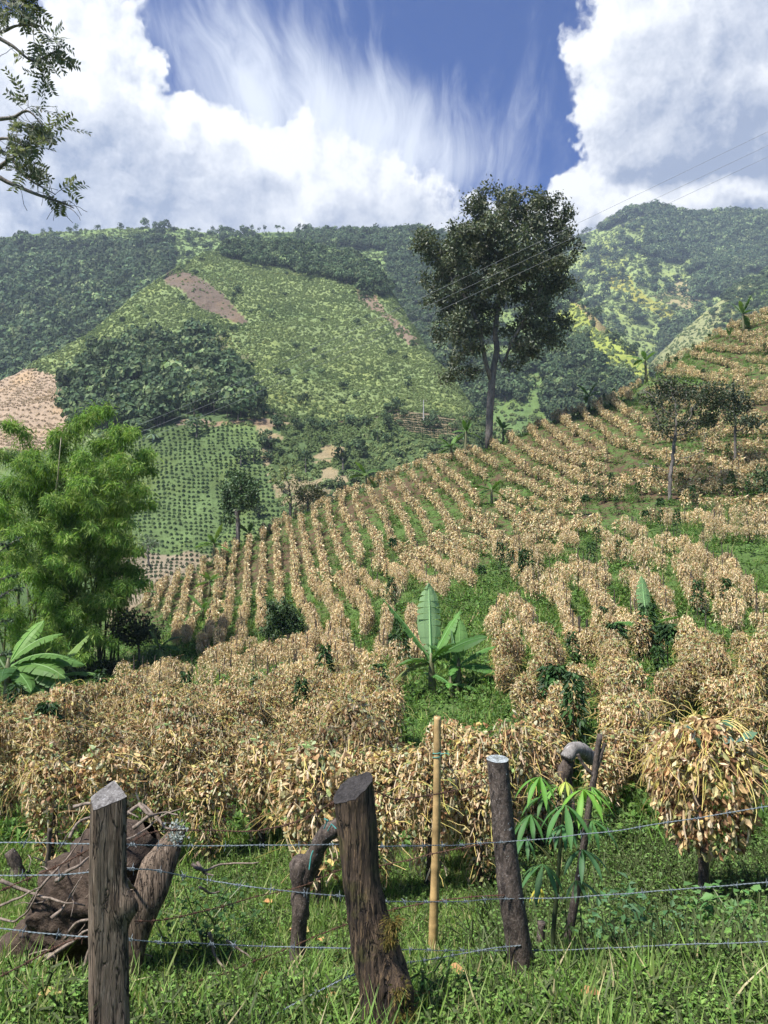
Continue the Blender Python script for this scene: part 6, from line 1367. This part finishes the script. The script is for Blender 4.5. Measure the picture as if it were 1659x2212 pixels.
# spur: forest patches
P, UV = F1.sample(26000, r6); u, v = UV[:, 0] + r6.normal(0, 5, len(UV)), UV[:, 1] + r6.normal(0, 4, len(UV))
m1 = inpoly(u, v, FOREST1) & (r6.random(len(u)) < .22); m2 = inpoly(u, v, FOREST2) & (r6.random(len(u)) < .30)
PF = np.concatenate([P[m1], P[m2]]); sz = np.concatenate([r6.uniform(6, 11, m1.sum()), r6.uniform(4.5, 8.5, m2.sum())])
cl = np.interp(np.arange(40), [0, 39], [0, 1])
# trees along the left crest and in the lower right gullies
gl = (u > 545) & (v > np.interp(u, [q[0] for q in ROAD], [q[1] for q in ROAD]) + 6) & (r6.random(len(u)) < .05); PF = np.concatenate([PF, P[gl]]); sz = np.concatenate([sz, r6.uniform(2, 5, gl.sum())])
sp = (~inpoly(u, v, COFFEE)) & (~inpoly(u, v, BROWN1)) & (~inpoly(u, v, BARE1)) & (v < 880) & (r6.random(len(u)) < .006); PF = np.concatenate([PF, P[sp]]); sz = np.concatenate([sz, r6.uniform(2, 4.5, sp.sum())])
put('forest', PF - [0, 0, .3], sz, r6.choice(8, len(PF), p=[.15] * 6 + [.05] * 2), CR, 'dark wood covering the foot and top of the green spur', 'forest')
# spur: grass tussocks and scrub
P, UV = F1.sample(46000, r6); u, v = UV[:, 0], UV[:, 1]
road_v = np.interp(u, [q[0] for q in ROAD], [q[1] for q in ROAD]); low = (v > road_v) & (u > 545)
ok = in_view(UV) & ~inpoly(u, v, COFFEE) & ~inpoly(u, v, BROWN1) & ~inpoly(u, v, FOREST1) & ~(inpoly(u, v, BARE1) & (r6.random(len(u)) < .93)) & ~(inpoly(u, v, TERR)) & ~(inpoly(u, v, TRACK1) & (r6.random(len(u)) < .6)) & ~(inpoly(u, v, SCRUB) & (fbm(P / 9, 3, 41) > .1)) & (np.abs(v - road_v) > np.where(u > 545, 4, -1)) & (v < 1200)
P, UV, low = P[ok], UV[ok], low[ok]; n = len(P); dark = fbm(P / 25, 3, 61) + low * .5; yel = fbm(P / 30, 3, 62)
idx = np.where(dark > .22, 3 + r6.integers(0, 2, n), np.where((yel > .3) & (r6.random(n) < .15), 5, r6.integers(0, 3, n)))
put('hillside_scrub', P, r6.uniform(.7, 2.0, n) * np.where(low, 1.2, 1.0), idx, SHG, 'rough grass tussocks and scrub covering the spur', 'scrub')
# coffee plantation: planted on a grid running up the slope
def uv_to_loft(Lf, u, v):
    U = Lf.UV[..., 0].ravel(); Vv = Lf.UV[..., 1].ravel(); Pp = Lf.P.reshape(-1, 3); out = np.empty((len(u), 3))
    for s in range(0, len(u), 200):
        d2 = (U[None] - u[s:s + 200, None]) ** 2 + (Vv[None] - v[s:s + 200, None]) ** 2; k = np.argpartition(d2, 4, axis=1)[:, :4]; w = 1 / (np.take_along_axis(d2, k, 1) + .05); out[s:s + 200] = (Pp[k] * w[..., None]).sum(1) / w.sum(1)[:, None]
    return out
gx, gy = np.meshgrid(np.arange(205, 640, 10.6), np.arange(0, 46)); vv = 930 + gy * 5.6 + gy ** 2 * .055; uu = gx + (gy * .55) + 1.6 * np.sin(gy * .5 + gx * .03); uu, vv = uu.ravel() + r6.normal(0, .8, uu.size), vv.ravel() + r6.normal(0, .6, vv.size)
ok = inpoly(uu, vv, COFFEE + []) & (vv < 1300) & (r6.random(len(uu)) > .06) & ~((np.abs(uu - 268) < 6) | (np.abs(uu - (440 + (vv - 930) * .12)) < 4))
CP = uv_to_loft(F1, uu[ok], vv[ok]); cu, cv = uu[ok], vv[ok]
hid = to_px(CP); nearf = np.interp(cu, [200, 330, 480, 620], [1275, 1255, 1180, 1110]); visc = (cv < nearf) & (cu > 325 - (cv > 1150) * 90)
o3 = np.argsort(-cv * visc)[:285]; msk = np.zeros(len(CP), bool); msk[o3] = True
cl_ = 'small dark coffee shrub in the lower rows of the plantation across the valley'
for k in np.where(msk)[0]:
    o = bpy.data.objects.new('coffee_shrub', SHC[k % 3]); COL.objects.link(o); o.location = CP[k]; s = r6.uniform(.85, 1.2); o.scale = (s, s, s * 1.1); o.rotation_euler = (0, 0, r6.random() * 6.28); tag(o, cl_, 'coffee shrub', 'coffee shrubs planted across the valley')
CP2 = CP[~msk]; n = len(CP2); put('coffee_plantation', CP2, r6.uniform(.9, 1.3, n), r6.integers(0, 3, n), SHC, 'rows of dark coffee shrubs on the slope across the valley', 'coffee plantation')
# low green between the coffee
P, UV = F1.sample(30000, r6); ok = inpoly(UV[:, 0], UV[:, 1], COFFEE) & in_view(UV) & (UV[:, 1] < 1200); P = P[ok][:5000]; n = len(P); put('weeds_across_valley', P, r6.uniform(.5, .9, n), r6.integers(0, 2, n), SHG[3:5], 'pale weeds between the coffee shrubs across the valley', 'weeds', .35)
# stubble rows of the brown field on the left
gx, gy = np.meshgrid(np.arange(-40, 175, 4.6), np.arange(0, 26)); vv = 806 + gy * 6.6 + .10 * (gx - 60); uu = gx + gy * 1.2; vv = vv + 1.2 * np.sin(gx * .2 + gy); uu, vv = uu.ravel() + r6.normal(0, .8, uu.size), vv.ravel() + r6.normal(0, .6, vv.size); ok = inpoly(uu, vv, BROWN1) & (r6.random(len(uu)) > .08); Q_ = uv_to_loft(F1, uu[ok], vv[ok]); n = len(Q_)
put('dry_crop_rows', Q_, r6.uniform(.9, 1.5, n), r6.integers(0, 2, n), SHT, 'rows of dry tan crop on the brown field at the left', 'dry crop')
# terraced rows right of the scrub
gx, gy = np.meshgrid(np.arange(846, 1010, 3.4), np.arange(0, 13)); vv = 900 + gy * 5.2 + .0009 * (gx - 920) ** 2; ok = (inpoly(gx.ravel(), vv.ravel(), TERR) | ((gx.ravel() > 930) & (gx.ravel() < 1010) & (vv.ravel() < 950))); Q_ = uv_to_loft(F1, gx.ravel()[ok], vv.ravel()[ok]); n = len(Q_); put('terrace_rows', Q_, r6.uniform(.7, 1.1, n), r6.integers(0, 3, n), SHC, 'dark terraced rows on the brown slope left of the shade tree', 'terrace rows')
# dark hedge along the track edge
q = np.linspace(0, 1, 330); hu = np.interp(q, [0, .2, .4, .52, .64, 1], [q_[0] for q_ in ROAD]); hv = np.interp(q, [0, .2, .4, .52, .64, 1], [q_[1] for q_ in ROAD]); Q_ = uv_to_loft(F1, hu, hv - 1 + r6.normal(0, 1, 330)); put('track_hedge', Q_, r6.uniform(.9, 2.2, 330), 3 + r6.integers(0, 2, 330), SHG, 'dark hedge line along the track below the green slope', 'hedge')
# ridge behind: forest and scrub
P, UV = F2.sample(30000, r6); u, v = UV[:, 0], UV[:, 1]; nn = fbm(P / 60, 3, 63)
left = (u < 360) & (v > 535 + 20 * nn); mid = (u > 480) & (u < 830) & (v < 545) & (nn > .12); right = (u > 840) & (u < 1260) & (nn > -.12) & ~((u > 1050) & (v > 800) & (nn < .15)); valley = (u > 1180) & (v > np.interp(u, [1180, 1420], [600, 810]) + 90)
ok = in_view(UV) & (left & (r6.random(len(u)) < .40) | mid & (r6.random(len(u)) < .5) | right & (r6.random(len(u)) < .5) | valley & (r6.random(len(u)) < .4) | (r6.random(len(u)) < .012)); P1 = P[ok]; n = len(P1)
put('forest', P1 - [0, 0, .5], r6.uniform(6, 13, n) * np.where(left[ok], 1.35, .9), r6.choice(8, n, p=[.15] * 6 + [.05] * 2), CR, 'dense forest on the ridge behind the spur', 'forest')
ok = in_view(UV) & ~left & (r6.random(len(u)) < .7); P2 = P[ok]; n = len(P2); put('ridge_scrub', P2, r6.uniform(1.6, 4.5, n), np.where(fbm(P2 / 50, 3, 64) > .1, 3 + r6.integers(0, 2, n), r6.integers(0, 3, n)), SHG, 'scrub and rough grass over the ridge behind', 'scrub')
P, UV = F4.sample(26000, r6); u, v = UV[:, 0], UV[:, 1]; nn = fbm(P / 80, 3, 65); top = (u > 1400) & (v < 570 + 30 * nn) | (u > 1500) & (v < 600); crest = v < np.interp(u, [1245, 1320, 1395, 1470, 1680], [512, 484, 458, 472, 466]) + 12; gul = (nn > .20) & ~((u > 1290) & (u < 1490) & (v > 590) & (v < 700)); ok = in_view(UV) & ((top & (r6.random(len(u)) < .75)) | (gul & (r6.random(len(u)) < .5)) | (crest & (u > 1300) & (r6.random(len(u)) < .9)) | (r6.random(len(u)) < .03)); P1 = P[ok]; n = len(P1)
put('forest', P1 - [0, 0, .5], r6.uniform(9, 18, n), r6.choice(8, n, p=[.13] * 6 + [.11] * 2), CR, 'forest in the folds of the far mountain at right', 'forest')
k4 = in_view(UV) & ~top & (r6.random(len(u)) < .55); put('mountain_scrub', P[k4], r6.uniform(2.5, 6.5, k4.sum()), np.where(nn[k4] > .05, 3 + r6.integers(0, 2, k4.sum()), r6.integers(0, 3, k4.sum())), SHG, 'rough grass and scrub over the far mountain', 'scrub')
P, UV = F3.sample(5000, r6); u, v = UV[:, 0], UV[:, 1]; nn = fbm(P / 60, 3, 66); ok = in_view(UV) & ((nn > .05) & (r6.random(len(u)) < .5)); P1 = P[ok]; n = len(P1); k3 = in_view(UV) & (r6.random(len(u)) < .6); put('shoulder_tussocks', P[k3], r6.uniform(1.5, 4, k3.sum()), r6.integers(0, 5, k3.sum()), SHG, 'tussocks over the shoulder at the right edge', 'scrub'); put('shoulder_scrub', P1, r6.uniform(3, 8, n), r6.integers(0, 8, n), CR, 'trees scattered over the shoulder at the right edge', 'scrub')

# ---- single trees one can pick out on the skyline and the slopes
def lone(u, v, d, h, label, k, grp=None, cat='tree', name='lone_tree', w=1.0, lf=None):
    p = px(u, v, d); o = empty(name, tuple(p), label, cat, grp); o.rotation_euler = (0, 0, k * 1.3); o.scale = (h * w, h * w, h)
    c = bpy.data.objects.new('crown', CRL[k % len(CRL)]); COL.objects.link(c); c.parent = o; c = bpy.data.objects.new('trunk', TRL); COL.objects.link(c); c.parent = o
def crown_only(seed, n, q, lift, cols=FG):
    r = np.random.default_rng(seed); mb = MB(); k = 5; C = rdir(k, r) * [.22, .22, .12] + [0, 0, .55 + lift]; B = r.uniform(.14, .26, k); i = r.integers(0, k, n); D = rdir(n, r); O = C[i] + D * B[i][:, None]; X, Y, Z = frames(norm(np.cross(D, rdir(n, r))), D + r.normal(size=(n, 3)) * .5); L = r.uniform(.6, 1.2, (n, 1)) * q; stamp(mb, QUAD_V - [.5, 0, 0], QUAD_Q, None, O, X * L, Y * L * .7, Z * L, pick(cols, n, .2, r)); return mb.mesh('crown', M['farleaf'])
CRL = [crown_only(600 + k, 120, .15, .12 if k % 2 else 0) for k in range(5)]
mb = MB(); tube(mb, [(0, 0, -.08), (.01, 0, .3), (0, .01, .65)], [.03, .022, .012], 5, cap=False); TRL = mb.mesh('trunk', M['bark'])
sky_x = [92, 108, 165, 260, 276, 305, 318, 352, 365, 415, 430, 460, 472, 486, 524, 531, 545, 560, 571, 600, 612, 648, 668, 740, 752, 772, 780, 800, 815]
sv = lambda u: np.interp(u, [-80, 0, 120, 330, 480, 650, 740, 860], [526, 514, 500, 498, 503, 496, 508, 503]); sd = lambda u: np.interp(u, [-80, 0, 120, 330, 480, 650, 740, 860], [780, 790, 800, 820, 850, 860, 860, 900])
for k, u in enumerate(sky_x): lone(u, sv(u) + 1, sd(u) - 6, float(rng.uniform(5, 10)), 'tiny tree standing on the skyline of the green ridge', k, 'trees along the ridge skyline')
for k, u in enumerate([1260, 1268, 1276, 1290, 1302, 1318, 1335, 1395, 1402, 1412]): lone(u, np.interp(u, [1245, 1320, 1395, 1470], [512, 484, 458, 472]) + 2, 1390, float(rng.uniform(10, 17)), 'tree on the skyline of the far right mountain', k, 'trees along the far mountain skyline')
def on(L, u, v): p = uv_to_loft(L, np.array([float(u)]), np.array([float(v)]))[0]; q = to_px(p); return q[2]
for k, (L, u, v, h, w, lab) in enumerate([(F1, 424, 948, 9.0, 1.3, 'round dark bush standing alone in the coffee plantation'), (F1, 660, 1020, 6.5, 1.0, 'small bright tree in the scrubby gully across the valley'), (F1, 741, 1015, 9.0, .95, 'dark rounded tree in the gully left of the crest banana'), (F1, 637, 935, 5.5, .9, 'dark small tree below the track'), (F1, 695, 965, 4.5, .9, 'small dark tree right of the bare cliff patch'),
    (F1, 548, 1000, 6.0, 1.2, 'grey-green tree inside the coffee plantation near its right edge'), (F1, 520, 1010, 6.0, 1.4, 'spreading low tree inside the coffee plantation'), (F1, 505, 660, 5.0, 1.0, 'small dark tree on the bare brown patch'), (F1, 268, 755, 6.0, 1.1, 'yellow-green tree above the wood at the foot of the spur'), (F1, 815, 960, 6, 1.0, 'dark tree near the terraces'),
    (F2, 172, 700, 22, .8, 'tall pale-crowned tree rising from the left forest edge'), (F2, 1195, 800, 20, .8, 'tall dark conifer-like tree right of the shade tree'), (F2, 1232, 790, 19, .7, 'second tall dark tree right of the shade tree'), (F2, 1140, 870, 18, .8, 'dark rounded tree in the valley right of the trunk')]):
    lone(u, v, on(L, u, v), h, lab, k, w=w)
def far_palm(u, v, d, h, label):
    p = px(u, v, d); o = empty('palm_tree', tuple(p), label, 'palm'); mb = MB(); tube(mb, [p - [0, 0, 1], p + [.1, 0, h * .5], p + [0, 0, h]], [.22, .18, .14], 6); part(mb, 'trunk', M['concrete'], o); r = np.random.default_rng(int(u)); mb = MB(); top = p + [0, 0, h]
    for k in range(14):
        a = k * 2.4; el = r.uniform(-.1, 1.2); dr = np.array([math.cos(a) * math.cos(el), math.sin(a) * math.cos(el), math.sin(el)]); q = [top]; 
        for j in range(6): dr = norm(dr + [0, 0, -.22]); q.append(q[-1] + dr * .55)
        q = np.array(q); s = norm(np.cross(dr, [0, 0, 1.0])); w = np.array([.05, .3, .42, .42, .35, .2, .02])[:, None]; V = np.concatenate([q + s * w - [0, 0, .1], q, q - s * w - [0, 0, .1]]); mb.add(V, [[i, i + 1, i + 8, i + 7] for i in range(6)] + [[i + 7, i + 8, i + 15, i + 14] for i in range(6)], None, (.13, .19, .11))
    part(mb, 'crown', M['farleaf'], o)
far_palm(1268, 850, on(F2, 1268, 850), 11, 'slender pale palm in the valley right of the shade tree')
far_palm(330, 955, on(F1, 330, 955) - 1, 2.4, 'pale spiky palm standing in the upper coffee rows')
# ---- small farmhouse on the left skyline
def house():
    p = px(123, 521, 770); o = empty('farmhouse', tuple(p), 'tiny white farmhouse with a metal roof on the left skyline', 'house'); mb = MB(); w, d, h = 5.5, 4, 2.4
    V = np.array([[-w, -d, -2], [w, -d, -2], [w, d, -2], [-w, d, -2], [-w, -d, h], [w, -d, h], [w, d, h], [-w, d, h], [-w, 0, h + 1.6], [w, 0, h + 1.6]]) + p; mb.add(V, [[0, 1, 5, 4], [1, 2, 6, 5], [2, 3, 7, 6], [3, 0, 4, 7]], [[4, 7, 8], [5, 9, 6]]); part(mb, 'wall', M['wall'], o)
    mb = MB(); e = .7
    for s in (-1, 1):
        a = np.array([[-w - e, s * (d + e), h - .35], [w + e, s * (d + e), h - .35], [w + e, 0, h + 1.75], [-w - e, 0, h + 1.75]]) + p; mb.add(np.concatenate([a, a + [0, 0, .15]]), [[0, 1, 2, 3], [4, 7, 6, 5], [0, 4, 5, 1], [1, 5, 6, 2], [2, 6, 7, 3], [3, 7, 4, 0]])
    part(mb, 'roof', M['roof'], o)
    for x, nm, hh, zz in ((-2.6, 'window', .9, .5), (0, 'door', 1.9, -.3), (2.6, 'window', .9, .5)):
        mb = MB(); a = np.array([[x - .5, -d - .05, zz], [x + .5, -d - .05, zz], [x + .5, -d - .05, zz + hh], [x - .5, -d - .05, zz + hh]]) + p; mb.add(np.concatenate([a, a + [0, .04, 0]]), [[0, 1, 2, 3], [0, 4, 5, 1], [1, 5, 6, 2], [2, 6, 7, 3], [3, 7, 4, 0]]); part(mb, nm, M['stake'], o)
house()
# ---- utility pole and the three cables crossing the valley
def utility_pole():
    d = on(F1, 915, 912); p = px(915, 915, d); o = empty('utility_pole', tuple(p), 'thin pale utility pole on the terraced slope left of the shade tree', 'pole'); h = 52 * d / F0; mb = MB(); tube(mb, [p - [0, 0, .5], p + [0, 0, h]], [.19, .12], 8); part(mb, 'pole', M['concrete'], o); mb = MB(); tube(mb, [p + [-1.1, 0, h - .5], p + [1.1, 0, h - .5]], .08, 5); part(mb, 'crossarm', M['stake'], o)
    for x in (-1, 0, 1):
        mb = MB(); tube(mb, [p + [x, 0, h - .45], p + [x, 0, h - .15]], [.07, .05], 6); part(mb, 'insulator', M['wall'], o)
utility_pole()
for k, (u0, v0, u1, v1, lab) in enumerate([(1800, 216, 190, 958, 'uppermost of the three power cables crossing in front of the shade tree'), (1800, 247, 205, 968, 'middle power cable crossing in front of the shade tree'), (1800, 272, 220, 980, 'lowest of the three power cables crossing in front of the shade tree')]):
    a, b = px(u0, v0, 38), px(u1, v1, 215); t = np.linspace(0, 1, 90)[:, None]; C = a + (b - a) * t + np.array([0, 0, -1.0]) * 5.0 * t * (1 - t); mb = MB(); tube(mb, C, np.linspace(.008, .03, 90), 5, cap=False); o = mb.obj('power_cable', M['cable']); tag(o, lab, 'cable')

# ================================================================== HAZE
def haze():
    mb = MB(); x0, x1, y0, y1, z0, z1 = -5200, 5200, -5200, 5200, -60, 620
    V = [(x, y, z) for z in (z0, z1) for x, y in ((x0, y0), (x1, y0), (x1, y1), (x0, y1))]; mb.add(V, [[0, 3, 2, 1], [4, 5, 6, 7], [0, 1, 5, 4], [1, 2, 6, 5], [2, 3, 7, 6], [3, 0, 4, 7]])
    m, t = new_mat('haze'); v = t.node('ShaderNodeVolumePrincipled'); v.inputs['Color'].default_value = (.70, .84, 1, 1); v.inputs['Density'].default_value = HAZE; v.inputs['Anisotropy'].default_value = 0.25; o_ = t.node('ShaderNodeOutputMaterial'); t.l.new(v.outputs[0], o_.inputs['Volume'])
    o = mb.obj('haze', m); tag(o, kind='stuff')
HAZE = 0.00022
haze()
